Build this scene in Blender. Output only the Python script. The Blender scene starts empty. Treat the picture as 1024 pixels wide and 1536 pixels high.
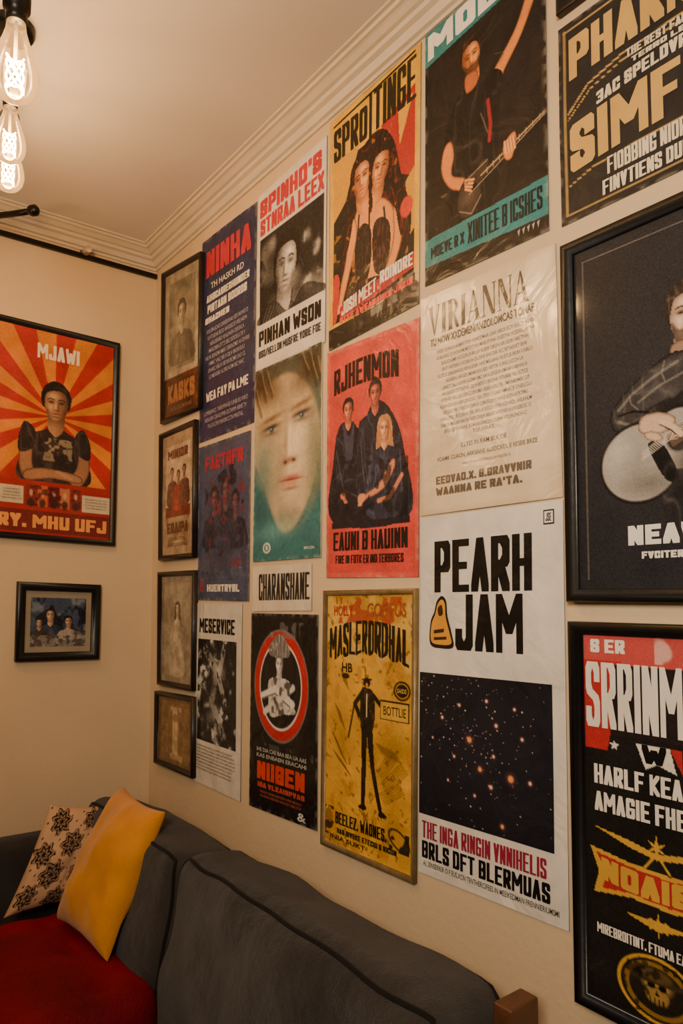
import bpy, bmesh, math, random
import numpy as np
from mathutils import Vector, Matrix, noise as mnoise
random.seed(7)
scene=bpy.context.scene
COL=scene.collection
H0=2.73
# ------------------------------------------------------------------ camera
CAM=Vector((-0.996,-2.362,1.53))
cd=bpy.data.cameras.new("camera"); cam=bpy.data.objects.new("camera",cd); COL.objects.link(cam)
cam.location=CAM; cam.rotation_euler=(math.radians(93.4),0,math.radians(-37.6))
cd.sensor_width=36; cd.lens=25.31; cd.shift_y=0.041; cd.clip_start=0.02
scene.camera=cam

# ------------------------------------------------------------------ materials
def new_mat(name):
    m=bpy.data.materials.new(name); m.use_nodes=True
    nt=m.node_tree; b=nt.nodes["Principled BSDF"]; return m,nt,b
def s2l(c):
    c=np.asarray(c,float)/255.0
    return np.where(c<=0.04045,c/12.92,((c+0.055)/1.055)**2.4)
def L4(c): 
    l=s2l(c); return (float(l[0]),float(l[1]),float(l[2]),1)
def mat(name,col,rough=0.6,noise=0.0,nscale=20,bump=0.0,bscale=60,metal=0.0,sheen=0.0,spec=0.5,detail=4,sheencol=None,bump2=0,b2scale=8):
    m,nt,b=new_mat(name)
    b.inputs["Roughness"].default_value=rough; b.inputs["Metallic"].default_value=metal
    b.inputs["Sheen Weight"].default_value=sheen
    if sheencol: b.inputs["Sheen Tint"].default_value=L4(sheencol)
    b.inputs["Specular IOR Level"].default_value=spec
    tc=nt.nodes.new("ShaderNodeTexCoord")
    n=nt.nodes.new("ShaderNodeTexNoise"); n.inputs["Scale"].default_value=nscale; n.inputs["Detail"].default_value=detail
    nt.links.new(tc.outputs["Object"],n.inputs["Vector"])
    r=nt.nodes.new("ShaderNodeValToRGB")
    c=np.array(L4(col)); 
    lo=c*(1-noise); hi=c*(1+noise); lo[3]=hi[3]=1
    r.color_ramp.elements[0].color=tuple(lo); r.color_ramp.elements[1].color=tuple(np.clip(hi,0,1))
    r.color_ramp.elements[0].position=.3; r.color_ramp.elements[1].position=.7
    nt.links.new(n.outputs["Fac"],r.inputs["Fac"]); nt.links.new(r.outputs["Color"],b.inputs["Base Color"])
    prev=None
    for bs,sc,ds in ((bump,bscale,.01),(bump2,b2scale,.03)):
        if bs<=0: continue
        n2=nt.nodes.new("ShaderNodeTexNoise"); n2.inputs["Scale"].default_value=sc; n2.inputs["Detail"].default_value=5
        nt.links.new(tc.outputs["Object"],n2.inputs["Vector"])
        bp=nt.nodes.new("ShaderNodeBump"); bp.inputs["Strength"].default_value=bs; bp.inputs["Distance"].default_value=ds
        nt.links.new(n2.outputs["Fac"],bp.inputs["Height"])
        if prev: nt.links.new(prev.outputs["Normal"],bp.inputs["Normal"])
        prev=bp
    if prev: nt.links.new(prev.outputs["Normal"],b.inputs["Normal"])
    return m
def print_mat(name,rough,coat=0.0,spec=.3,wrinkle=0.0,croug=.15):
    m,nt,b=new_mat(name)
    a=nt.nodes.new("ShaderNodeAttribute"); a.attribute_name="Col"
    tc=nt.nodes.new("ShaderNodeTexCoord")
    n=nt.nodes.new("ShaderNodeTexNoise"); n.inputs["Scale"].default_value=14; n.inputs["Detail"].default_value=6
    nt.links.new(tc.outputs["Object"],n.inputs["Vector"])
    mr=nt.nodes.new("ShaderNodeMapRange"); mr.inputs["From Min"].default_value=.3; mr.inputs["From Max"].default_value=.7
    mr.inputs["To Min"].default_value=.86; mr.inputs["To Max"].default_value=1.04
    nt.links.new(n.outputs["Fac"],mr.inputs["Value"])
    mx=nt.nodes.new("ShaderNodeVectorMath"); mx.operation='SCALE'
    nt.links.new(a.outputs["Color"],mx.inputs[0]); nt.links.new(mr.outputs["Result"],mx.inputs["Scale"])
    nt.links.new(mx.outputs[0],b.inputs["Base Color"])
    mr2=nt.nodes.new("ShaderNodeMapRange"); mr2.inputs["From Min"].default_value=.3; mr2.inputs["From Max"].default_value=.7
    mr2.inputs["To Min"].default_value=rough-.06; mr2.inputs["To Max"].default_value=rough+.08
    nt.links.new(n.outputs["Fac"],mr2.inputs["Value"]); nt.links.new(mr2.outputs["Result"],b.inputs["Roughness"])
    b.inputs["Coat Weight"].default_value=coat; b.inputs["Coat Roughness"].default_value=croug
    b.inputs["Specular IOR Level"].default_value=spec
    if wrinkle:
        n3=nt.nodes.new("ShaderNodeTexNoise"); n3.inputs["Scale"].default_value=9; n3.inputs["Detail"].default_value=3; n3.inputs["Distortion"].default_value=1.2
        nt.links.new(tc.outputs["Object"],n3.inputs["Vector"])
        bp=nt.nodes.new("ShaderNodeBump"); bp.inputs["Strength"].default_value=wrinkle; bp.inputs["Distance"].default_value=0.014
        nt.links.new(n3.outputs["Fac"],bp.inputs["Height"]); nt.links.new(bp.outputs["Normal"],b.inputs["Normal"]); nt.links.new(bp.outputs["Normal"],b.inputs["Coat Normal"])
    return m
M_print=print_mat("poster_print",0.45,.3,.25,.5,.2)
M_gloss=print_mat("poster_print_glossy",0.36,1.0,.4,.35,.2)
M_glass=print_mat("print_under_glass",0.5,0.4,.15,0,.08)
M_blackframe=mat("black_frame",(14,12,12),0.35,.2,30,.05)
M_brownframe=mat("dark_wood_frame",(32,25,21),0.4,.3,30,.1)
M_metalframe=mat("worn_gold_frame",(130,108,72),0.4,.25,40,.1,metal=.3)
M_wall=mat("plaster_wall",(204,180,146),0.88,.05,3,.12,55,spec=.3)
M_ceil=mat("ceiling_paint",(214,208,202),0.9,.02,2,.04,30)
M_trim=mat("trim_paint",(204,190,168),0.5,.04,10,.05,40)

# ------------------------------------------------------------------ lettering
_tc={}
def text_geo(s,bold):
    k=(s,bold)
    if k in _tc: return _tc[k]
    cu=bpy.data.curves.new("t",'FONT'); cu.body=s; cu.offset=bold; cu.resolution_u=3
    ob=bpy.data.objects.new("t",cu); COL.objects.link(ob)
    bpy.context.view_layer.update()
    dg=bpy.context.evaluated_depsgraph_get()
    me=bpy.data.meshes.new_from_object(ob.evaluated_get(dg))
    vs=np.array([(v.co.x,v.co.y) for v in me.vertices]) if len(me.vertices) else np.zeros((0,2))
    fs=[list(p.vertices) for p in me.polygons]
    bpy.data.objects.remove(ob); bpy.data.curves.remove(cu); bpy.data.meshes.remove(me)
    if len(vs):
        mn=vs.min(0); mx=vs.max(0); vs=(vs-mn)/np.maximum(mx-mn,1e-6)
    _tc[k]=(vs,fs,np.zeros(len(vs))); return _tc[k]
GL={'A':[[(0,1),(.5,0),(1,1)],[(.2,.68),(.8,.68)]],
'B':[[(0,0),(0,1)],[(0,0),(.8,0),(1,.1),(1,.4),(.8,.5),(0,.5)],[(.8,.5),(1,.6),(1,.9),(.8,1),(0,1)]],
'C':[[(1,.28),(1,.1),(.8,0),(.2,0),(0,.1),(0,.9),(.2,1),(.8,1),(1,.9),(1,.72)]],
'D':[[(0,0),(0,1),(.75,1),(1,.88),(1,.12),(.75,0),(0,0)]],
'E':[[(1,0),(0,0),(0,1),(1,1)],[(0,.5),(.8,.5)]],'F':[[(1,0),(0,0),(0,1)],[(0,.5),(.8,.5)]],
'G':[[(1,.25),(1,.1),(.8,0),(.2,0),(0,.1),(0,.9),(.2,1),(.8,1),(1,.9),(1,.55),(.6,.55)]],
'H':[[(0,0),(0,1)],[(1,0),(1,1)],[(0,.5),(1,.5)]],'I':[[(.5,0),(.5,1)]],
'J':[[(1,0),(1,.9),(.8,1),(.2,1),(0,.9),(0,.72)]],'K':[[(0,0),(0,1)],[(1,0),(.15,.5),(1,1)]],
'L':[[(0,0),(0,1),(1,1)]],'M':[[(0,1),(0,0),(.5,.62),(1,0),(1,1)]],'N':[[(0,1),(0,0),(1,1),(1,0)]],
'O':[[(.2,0),(.8,0),(1,.1),(1,.9),(.8,1),(.2,1),(0,.9),(0,.1),(.2,0)]],
'P':[[(0,1),(0,0),(.8,0),(1,.1),(1,.45),(.8,.55),(0,.55)]],
'R':[[(0,1),(0,0),(.8,0),(1,.1),(1,.4),(.8,.5),(0,.5)],[(.45,.5),(1,1)]],
'S':[[(1,.25),(1,.1),(.8,0),(.2,0),(0,.1),(0,.36),(.15,.46),(.85,.56),(1,.66),(1,.9),(.8,1),(.2,1),(0,.9),(0,.75)]],
'T':[[(0,0),(1,0)],[(.5,0),(.5,1)]],'U':[[(0,0),(0,.9),(.2,1),(.8,1),(1,.9),(1,0)]],
'V':[[(0,0),(.5,1),(1,0)]],'W':[[(0,0),(.22,1),(.5,.3),(.78,1),(1,0)]],'X':[[(0,0),(1,1)],[(1,0),(0,1)]],
'Y':[[(0,0),(.5,.5),(1,0)],[(.5,.5),(.5,1)]],'Z':[[(0,0),(1,0),(0,1),(1,1)]],
'&':[[(1,1),(.1,.25),(.2,0),(.65,0),(.7,.2),(0,.65),(.1,1),(.6,1),(1,.6)]],"'":[[(.5,0),(.5,.2)]],',':[[(.5,.9),(.5,1)]],'.':[[(.5,.98),(.5,1)]],
'3':[[(0,.1),(.2,0),(.8,0),(1,.1),(1,.4),(.8,.5),(.4,.5)],[(.8,.5),(1,.6),(1,.9),(.8,1),(.2,1),(0,.9)]],'/':[[(0,1),(1,0)]]}
def hull(pts):
    pts=sorted(set((round(a,6),round(b,6)) for a,b in pts))
    def half(P):
        h=[]
        for p in P:
            while len(h)>=2 and (h[-1][0]-h[-2][0])*(p[1]-h[-2][1])-(h[-1][1]-h[-2][1])*(p[0]-h[-2][0])<=1e-12: h.pop()
            h.append(p)
        return h
    a=half(pts); b=half(pts[::-1]); return a[:-1]+b[:-1]
def block_geo(s,asp):
    """heavy condensed block capitals drawn with a rectangular pen; asp = letter width / height.
    third value = tiny ink-layer height so overlapping strokes never share a plane"""
    pw=.40; ph=min(.25,max(.08,pw*asp*.72)); vs=[];fs=[];ly=[];x=0;cnt=0
    for ch in s:
        if ch==' ': x+=.45; continue
        if ch not in GL: x+=.3; continue
        w=pw if ch in "I',." else (1.35 if ch in 'MW' else 1.0); pl=pw*(.82 if ch in 'MWXK&' else 1)
        for path in GL[ch]:
            for k in range(len(path)-1):
                P=[]
                for (a,b) in (path[k],path[k+1]):
                    cx=x+pl/2+a*(w-pl) if w>pl else x+pl/2; cy=ph/2+b*(1-ph)
                    P+=[(cx-pl/2,cy-ph/2),(cx+pl/2,cy-ph/2),(cx+pl/2,cy+ph/2),(cx-pl/2,cy+ph/2)]
                h=hull(P); fs.append(list(range(len(vs),len(vs)+len(h)))); vs+=h; ly+=[(cnt%16)*1.2e-5]*len(h); cnt+=1
        x+=w+.12
    v=np.array(vs); v[:,0]/=max(x-.12,.1); v[:,1]=1-v[:,1]; return v,fs,np.array(ly)

def smooth_closed(pts,n=6):
    P=[np.array(p,float) for p in pts]; out=[]; N=len(P)
    for i in range(N):
        p0,p1,p2,p3=P[i-1],P[i],P[(i+1)%N],P[(i+2)%N]
        for k in range(n):
            t=k/n
            out.append(0.5*((2*p1)+(-p0+p2)*t+(2*p0-5*p1+4*p2-p3)*t*t+(-p0+3*p1-3*p2+p3)*t**3))
    return np.array(out)
def vnoise(ny,nx,cy,cx,seed):
    cx=max(1,cx); cy=max(1,cy)
    r=np.random.RandomState(seed).rand(cy+2,cx+2)
    y=np.linspace(0,cy,ny); x=np.linspace(0,cx,nx)
    yi=y.astype(int); xi=x.astype(int); fy=(y-yi)[:,None]; fx=(x-xi)[None,:]
    fy=fy*fy*(3-2*fy); fx=fx*fx*(3-2*fx)
    a=r[yi][:,xi]; b=r[yi][:,xi+1]; c=r[yi+1][:,xi]; d=r[yi+1][:,xi+1]
    return (a*(1-fx)+b*fx)*(1-fy)+(c*(1-fx)+d*fx)*fy

class Canvas:
    def __init__(s,nx,ny,col,a):
        s.nx,s.ny,s.a=nx,ny,a
        s.X,s.Y=np.meshgrid(np.linspace(0,1,nx),np.linspace(0,1,ny))
        s.C=np.ones((ny,nx,3))*np.array(col,float)
    def mix(s,m,col,al=1.0):
        m=np.clip(m*al,0,1)[...,None]; s.C=s.C*(1-m)+np.array(col,float)*m
    def pmask(s,P):
        m=np.zeros((s.ny,s.nx)); x0,y0=P.min(0); x1,y1=P.max(0)
        i0=max(0,int(x0*(s.nx-1))); i1=min(s.nx,int(x1*(s.nx-1))+2); j0=max(0,int(y0*(s.ny-1))); j1=min(s.ny,int(y1*(s.ny-1))+2)
        if i1<=i0 or j1<=j0: return m
        X=s.X[j0:j1,i0:i1]; Y=s.Y[j0:j1,i0:i1]; ins=np.zeros(X.shape,bool)
        for k in range(len(P)):
            xi,yi=P[k]; xj,yj=P[k-1]
            if yi==yj: continue
            ins^=((yi>Y)!=(yj>Y))&(X<(xj-xi)*(Y-yi)/(yj-yi)+xi)
        m[j0:j1,i0:i1]=ins
        return m
    def soften(s,m,n):
        for _ in range(n):
            m=(m+np.roll(m,1,0)+np.roll(m,-1,0)+np.roll(m,1,1)+np.roll(m,-1,1))/5
        return m
    def poly(s,pts,col,al=1,smooth=True,soft=0):
        P=smooth_closed(pts) if smooth else np.array(pts,float)
        m=s.pmask(P); 
        if soft: m=s.soften(m,soft)
        s.mix(m,col,al); return m
    def limb(s,pts,col,dark,al=.7,n=7):
        m=s.poly(pts,col); ms=s.soften(m,n); s.mix(m*np.clip((1-ms)*2.2,0,1),dark,al); return m
    def cloth(s,pts,col,hi,seed=1,al=.6,cells=16,soft=0):
        m=s.poly(pts,col,1,True,soft); s.folds(m,hi,seed,al,cells)
    def folds(s,m,hi,seed=1,al=.6,cells=16):
        n=vnoise(s.ny,s.nx,cells,int(cells*2.2*s.a)+2,seed); n2=vnoise(s.ny,s.nx,cells*2,int(cells*3*s.a)+2,seed+5)
        f=1-np.abs(n*2-1); f=np.clip((f-.72)/.28,0,1)**1.3+.35*np.clip((n2-.6)/.4,0,1)
        s.mix(m*f,hi,al)
    def rect(s,u0,v0,u1,v1,col,al=1): s.mix(((s.X>=u0)&(s.X<=u1)&(s.Y>=v0)&(s.Y<=v1)).astype(float),col,al)
    def ell(s,cx,cy,rx,ry,col,al=1,soft=.08,rot=0):
        dx=(s.X-cx)*s.a; dy=s.Y-cy; c,n=math.cos(rot),math.sin(rot)
        x=dx*c+dy*n; y=-dx*n+dy*c
        d=np.sqrt((x/(rx*s.a))**2+(y/ry)**2); s.mix(np.clip((1-d)/soft,0,1),col,al)
    def line(s,pts,w,col,al=1):
        m=np.zeros((s.ny,s.nx))
        for k in range(len(pts)-1):
            (x0,y0),(x1,y1)=pts[k],pts[k+1]
            ax,bx=x0*s.a,x1*s.a; dx=bx-ax; dy=y1-y0; L=dx*dx+dy*dy+1e-12
            mg=w*1.5
            j0=max(0,int((min(y0,y1)-mg)*s.ny)); j1=min(s.ny,int((max(y0,y1)+mg)*s.ny)+2)
            i0=max(0,int((min(x0,x1)-mg/s.a)*s.nx)); i1=min(s.nx,int((max(x0,x1)+mg/s.a)*s.nx)+2)
            if i1<=i0 or j1<=j0: continue
            X=s.X[j0:j1,i0:i1]*s.a; Y=s.Y[j0:j1,i0:i1]
            t=np.clip(((X-ax)*dx+(Y-y0)*dy)/L,0,1)
            d=np.hypot(X-ax-t*dx,Y-y0-t*dy)
            m[j0:j1,i0:i1]=np.maximum(m[j0:j1,i0:i1],np.clip((w-d)/(w*.5)+.5,0,1))
        s.mix(m,col,al)
    def speck(s,amp,cells,seed):
        n=vnoise(s.ny,s.nx,cells,int(cells*s.a)+1,seed)*.6+vnoise(s.ny,s.nx,int(cells*2.3),int(2.3*cells*s.a)+1,seed+1)*.4
        s.C=np.clip(s.C*(1+amp*(n[...,None]-.5)*2),0,255)
    def wear(s,seed):
        n=vnoise(s.ny,s.nx,40,int(40*s.a)+2,seed+200); e=np.minimum(np.minimum(s.X,1-s.X)*s.a,np.minimum(s.Y,1-s.Y))
        s.mix(np.clip((.022-e)/.022,0,1)*np.clip((n-.45)*4,0,1),(206,190,166),.45)
        r=np.random.RandomState(seed+300)
        for k in range(3):
            x,y=r.rand(2); a=r.rand()*3.1; l=.06+.12*r.rand(); s.line([(x,y),(x+l*math.cos(a),y+l*math.sin(a)*s.a)],.0014,(200,188,170),.3)
    def grain(s,amp=9,seed=1,box=(0,0,1,1)):
        n=np.random.RandomState(seed).randn(s.ny,s.nx)*amp
        b=(s.X>=box[0])&(s.X<=box[2])&(s.Y>=box[1])&(s.Y<=box[3])
        s.C=np.clip(s.C+(n*b)[...,None],0,255)
    def blotch(s,u0,v0,u1,v1,cells,seed,col,th=.55,al=1,w=.06):
        n=vnoise(s.ny,s.nx,cells,int(cells*s.a)+1,seed)*.6+vnoise(s.ny,s.nx,int(2.5*cells),int(cells*2.5*s.a)+1,seed+3)*.4
        box=(s.X>=u0)&(s.X<=u1)&(s.Y>=v0)&(s.Y<=v1)
        s.mix(np.clip((n-th)/w,0,1)*box,col,al)

def person(c,cx,cy,s,skin=(196,130,84),dark=(40,26,20),hair=(22,16,14),shirt=(20,20,22),side=1,tilt=0,long=0,beard=0,body=1,bodylen=6,glow=None,hairhi=None,sh=1.0,fold=None,quiff=0):
    """half-length printed figure; s = half head height in v units"""
    a=c.a; ct,st=math.cos(tilt),math.sin(tilt)
    def H(pts): return [(cx+(x*ct-y*st)*s/a, cy+(x*st+y*ct)*s) for x,y in pts]
    def B(pts): return [(cx+x*s/a, cy+y*s) for x,y in pts]
    dx=(c.X-cx)*a/s; dy=(c.Y-cy)/s; hx=dx*ct+dy*st; hy=-dx*st+dy*ct
    def G(x0,y0,rx,ry): return np.exp(-(((hx-x0)/rx)**2+((hy-y0)/ry)**2))
    k=side; sk=np.array(skin,float); glow=np.array(glow if glow is not None else np.minimum(255,sk*1.18+12),float); dk=np.array(dark,float); hr=np.array(hair,float)
    hh=np.array(hairhi if hairhi is not None else hr+38,float)
    if long:
        m=c.poly(H([(-.2,-1.35),(.6,-1.2),(1.05,-.3),(1.2,1.2),(1.5,2.8),(.9,3.6),(.2,2.6),(-.6,3.6),(-1.4,3.2),(-1.2,1.4),(-1.05,-.2),(-.75,-1.1)]),hair); c.folds(m,hh,int(abs(cx)*90),.6,30)
    if body:
        m=c.poly(B([(-.45,1.0),(.45,1.0),(.55,1.6),(1.9*sh,2.1),(2.35*sh,3.0),(2.5*sh,bodylen),(-2.5*sh,bodylen),(-2.35*sh,3.0),(-1.9*sh,2.1),(-.55,1.6)]),shirt)
        c.folds(m,fold if fold is not None else np.array(shirt)+42,int(cx*70+3),.55,max(6,int(1/s*.7)))
        c.mix(m*np.clip(dx*k/3,0,1),np.array(shirt)*.5,.6)
    m=c.poly(H([(-.42,.5),(.42,.5),(.48,1.5),(.12,2.0),(-.12,2.0),(-.48,1.5)]),skin); c.mix(m*np.clip(1.5-hy,0,1),dark,.75); c.mix(m*np.clip(hx*k+.1,0,1),dark,.6)
    m=c.poly(H([(0,-1.3),(.55,-1.17),(.9,-.6),(.84,.1),(.6,.3),(-.6,.3),(-.84,.1),(-.9,-.6),(-.55,-1.17)]),hair); c.folds(m,hh,int(cx*50+9),.5,26)
    fm=c.pmask(smooth_closed(H([(0,-.9),(.5,-.74),(.68,-.3),(.69,.15),(.56,.62),(.24,1.02),(-.24,1.02),(-.56,.62),(-.69,.15),(-.68,-.3),(-.5,-.74)])))
    c.mix(fm,skin)
    r=np.sqrt((hx/.72)**2+((hy-.08)/1.02)**2)
    c.mix(fm*np.clip(.1+.95*hx*k,0,1),dark,.72); c.mix(fm*np.clip((r-.62)/.45,0,1),dark,.45)
    c.mix(fm*G(-.22*k,-.5,.32,.2),glow,.6); c.mix(fm*G(-.36*k,.22,.18,.2),glow,.7); c.mix(fm*G(-.03*k,.12,.07,.3),glow,.8); c.mix(fm*G(-.05*k,.92,.16,.1),glow,.4)
    for q in (-1,1):
        c.mix(fm*G(.3*q,-.13,.19,.11),dark,.6); c.mix(fm*G(.3*q,-.09,.115,.04),dk*.35,.95); c.mix(fm*G(.52*q,.5,.12,.28),dark,.35)
        c.line(H([(.5*q,-.27),(.32*q,-.34),(.12*q,-.28)]),.035*s,hr*.6+dk*.4,.8)
        if s>.1: c.mix(fm*G(.24*q,-.09,.035,.025),glow,.7); c.mix(fm*G(.37*q,-.09,.03,.025),glow,.6)
    c.mix(fm*G(.13*k,.18,.07,.24),dark,.5); c.mix(fm*G(.02,.39,.15,.045),dark,.75)
    lip=np.array((min(255,dk[0]+50),dk[1]+6,dk[2]+4)); c.mix(fm*G(0,.6,.24,.04),lip,.95); c.mix(fm*G(0,.69,.16,.035),glow,.35); c.mix(fm*G(0,.8,.16,.05),dark,.45)
    if beard: 
        bm_=c.soften(c.pmask(smooth_closed(H([(-.64,.2),(-.38,.5),(0,.45),(.38,.5),(.64,.2),(.52,.8),(.2,1.1),(-.2,1.1),(-.52,.8)]))),1); c.mix(bm_,hair,.55)
    m=c.poly(H([(-.7,-.1),(-.64,-.55),(-.3,-.8),(.2,-.86),(.55,-.74),(.68,-.4),(.72,-.05),(.88,-.6),(.55,-1.2),(-.05,-1.36-quiff),(-.6,-1.18),(-.9,-.55)]),hair); c.folds(m,hh,int(cx*40+5),.6,30)
    return H,B

# ------------------------------------------------------------------ wall panel (poster) builder
class Panel:
    """quad = TL,TR,BR,BL in wall coordinates (along, height) metres."""
    def __init__(s,quad,wall,base=0.002,wave=0.0008,seed=0):
        s.q=np.array(quad,float); s.wall=wall; s.base=base; s.wave=wave; s.ph=seed*1.7; s.seed=seed
        s.w=np.linalg.norm((s.q[1]+s.q[2]-s.q[0]-s.q[3])/2); s.h=np.linalg.norm((s.q[3]+s.q[2]-s.q[0]-s.q[1])/2); s.a=s.w/s.h
        s.V=[];s.Fv=[];s.C=[];s.Mi=[];s.n=0
    def P(s,u,v,off):
        u=np.asarray(u,float);v=np.asarray(v,float); off=np.asarray(off,float)
        q=s.q; A=((1-u)*(1-v))[...,None]*q[0]+(u*(1-v))[...,None]*q[1]+(u*v)[...,None]*q[2]+((1-u)*v)[...,None]*q[3]
        d=s.base+off+s.wave*(1+np.sin(u*5+s.ph)*np.sin(v*7+s.ph*1.3))
        if s.wall=='R': return np.stack([-d,A[...,0],A[...,1]],-1)
        return np.stack([A[...,0],-d,A[...,1]],-1)
    def add(s,verts,faces,cols,mi=0):
        s.V.append(verts.reshape(-1,3)); s.C.append(np.asarray(cols,float).reshape(-1,3))
        for f in faces: s.Fv.append([i+s.n for i in f])
        s.Mi+= [mi]*len(faces); s.n+=verts.reshape(-1,3).shape[0]
    def canvas(s,nx,col,): 
        return Canvas(nx,max(20,int(nx/s.a*.95)),col,s.a)
    def paint(s,c,off=0.0,box=(0,0,1,1)):
        if s.wave>0 and box==(0,0,1,1) and c.nx>60: c.wear(s.seed)
        U=box[0]+c.X*(box[2]-box[0]); Vv=box[1]+c.Y*(box[3]-box[1])
        P=s.P(U,Vv,off); n=c.nx
        j,i=np.meshgrid(np.arange(c.ny-1),np.arange(n-1),indexing='ij'); b=(j*n+i).ravel()
        fs=np.stack([b,b+n,b+n+1,b+1],1).tolist()
        s.add(P,fs,c.C)
    def edge(s,rings,mi=1,col=(120,120,120)):
        vs=[]
        for ins,ht in rings:
            du,dv=ins/s.w,ins/s.h
            for (u,v) in ((du,dv),(1-du,dv),(1-du,1-dv),(du,1-dv)):
                vs.append(s.P(u,v,ht))
        fs=[]
        for r in range(len(rings)-1):
            for k in range(4):
                fs.append([r*4+k,(r*4+(k+1)%4),((r+1)*4+(k+1)%4),(r+1)*4+k])
        s.add(np.array(vs),fs,np.ones((len(vs),3))*np.array(col),mi)
    def text(s,t,u0,v0,u1,v1,col,bold=0.0,warp=None,off=0.0007):
        if bold>=.03:
            asp=((u1-u0)*s.w/max(1,len(t)))/((v1-v0)*s.h); vs,fs,ly=block_geo(t,asp)
        else: vs,fs,ly=text_geo(t,bold)
        if not len(vs): return
        x=vs[:,0]; y=1-vs[:,1]
        u=u0+(u1-u0)*x; v=v0+(v1-v0)*y
        if warp: u,v=warp(u,v,x,y)
        s.add(s.P(u,v,off+ly),fs,np.ones((len(vs),3))*np.array(col))
    def shape(s,pts,col,off=0.0006,smooth=False):
        P=smooth_closed(pts,5) if smooth else np.array(pts,float)
        s._k=getattr(s,'_k',0)+1
        s.add(s.P(P[:,0],P[:,1],off+(s._k%14)*1.2e-5),[list(range(len(P)))],np.ones((len(P),3))*np.array(col))
    def para(s,u0,v0,u1,v1,n,col,seed=1,center=True,fill=.6,bold=0,wmin=.75,off=.0007):
        r=random.Random(seed); dv=(v1-v0)/n
        for k in range(n):
            words=[]; L=0; tgt=int((u1-u0)*s.w/(dv*s.h*fill*.62))
            while L<tgt:
                w=''.join(r.choice("AEIORNSTLDHMBVKCU") for _ in range(r.randint(2,9))); words.append(w); L+=len(w)+1
            f=r.uniform(wmin,1); m=(u1-u0)*(1-f)/2
            a,b=(u0+m,u1-m) if center else (u0,u1-2*m)
            t=' '.join(words)[:max(3,int(tgt*f))].strip()
            s.text(t,a,v0+k*dv,b,v0+k*dv+dv*fill,col,bold,off=off)
    def finish(s,name,mats):
        V=np.concatenate(s.V); C=s2l(np.clip(np.concatenate(s.C),0,255))
        me=bpy.data.meshes.new(name)
        nl=[len(f) for f in s.Fv]; me.vertices.add(len(V)); me.vertices.foreach_set("co",V.ravel())
        me.loops.add(sum(nl)); me.loops.foreach_set("vertex_index",np.concatenate([np.array(f) for f in s.Fv]))
        me.polygons.add(len(nl)); me.polygons.foreach_set("loop_start",np.concatenate([[0],np.cumsum(nl)[:-1]]))
        for m in mats: me.materials.append(m)
        me.polygons.foreach_set("material_index",np.array(s.Mi))
        me.update(calc_edges=True)
        at=me.color_attributes.new("Col",'FLOAT_COLOR','POINT')
        at.data.foreach_set("color",np.concatenate([C,np.ones((len(C),1))],1).ravel())
        ob=bpy.data.objects.new(name,me); PENDING.append(ob); return ob
PENDING=[]
def Q(*n): return [(n[i]/1000,n[i+1]/1000) for i in range(0,8,2)]
def RQ(y0,z1,w,z0): return [(y0,z1),(y0-w,z1),(y0-w,z0),(y0,z0)]
PAPER=[(0,-.0015),(0,.0)]
FR=lambda w,h:[(0,.0),(0,h*.85),(w*.12,h),(w*.55,h*.95),(w*.7,h*.75),(w*.92,h*.7),(w,h*.5),(w,.0)]
BLK=(18,16,16); WHT=(226,218,204)

# ===== small frames near the room corner =====
def corner_frame(name,q,draw,seed):
    p=Panel(q,'R',base=.001,wave=0,seed=seed); c=p.canvas(90,(150,135,112)); draw(p,c); c.speck(.22,14,seed); c.grain(6,seed); p.paint(c,.008)
    p.edge(FR(.016,.018)); return p.finish(name,[M_glass,M_brownframe])
def dA1(p,c):
    c.C[:]=(158,146,124); c.rect(.16,.1,.84,.68,(120,114,98)); c.blotch(.16,.1,.84,.68,6,3,(150,142,122),.5,.7,.2)
    c.ell(.5,.36,.28,.22,(176,166,142),.7,.7); person(c,.5,.32,.07,(178,166,140),(86,76,64),(70,62,54),(104,96,82),body=1,bodylen=4.6)
    c.rect(0,.72,1,1,(78,46,34)); c.blotch(0,.72,1,1,12,5,(110,70,48),.55,.6); p.text("KASKS",.16,.77,.84,.89,(156,108,70),.03,off=.0087); p.para(.2,.92,.8,.96,1,(150,120,90),3,off=.0087)
def dA2(p,c):
    c.C[:]=(166,142,112); c.rect(.15,.13,.85,.62,(192,172,142)); c.rect(.15,.6,.85,.68,(118,58,46)); c.blotch(.15,.68,.85,.9,10,9,(140,100,76),.5,.7)
    for k,x in enumerate((.34,.52,.68)): person(c,x,.34+.03*(k%2),.035,(150,110,84),(80,54,42),(60,36,30),(110,70,60) if k!=1 else (150,62,52),bodylen=7)
    p.text("MINIOR",.22,.16,.78,.23,(110,62,50),.03,off=.0087); p.text("ERAIPA",.2,.72,.8,.8,(100,66,50),.03,off=.0087); p.para(.2,.83,.8,.92,2,(110,90,70),4,off=.0087)
def dA3(p,c):
    c.C[:]=(140,128,108); c.rect(.14,.1,.86,.9,(154,142,120)); c.blotch(.14,.1,.86,.9,5,8,(132,118,96),.5,.7,.2); person(c,.52,.33,.05,(186,170,142),(92,78,62),(72,60,48),(170,154,130),long=1,bodylen=7.5,sh=.6)
    c.cloth([(.42,.6),(.62,.6),(.72,.88),(.3,.88)],(170,154,128),(200,186,160),3,.5)
def dA4(p,c):
    c.C[:]=(116,88,58); c.rect(.14,.1,.86,.9,(130,100,66)); c.rect(.44,.2,.64,.85,(186,158,118)); c.rect(.58,.2,.64,.85,(140,112,78)); c.rect(.4,.17,.68,.23,(176,146,106)); c.rect(.38,.8,.7,.86,(170,140,100)); c.ell(.52,.32,.09,.07,(120,90,62),.7,.4)
corner_frame("framed_portrait_print",Q(-81,2635,-374,2600,-377,2107,-89,2111),dA1,1)
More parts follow.
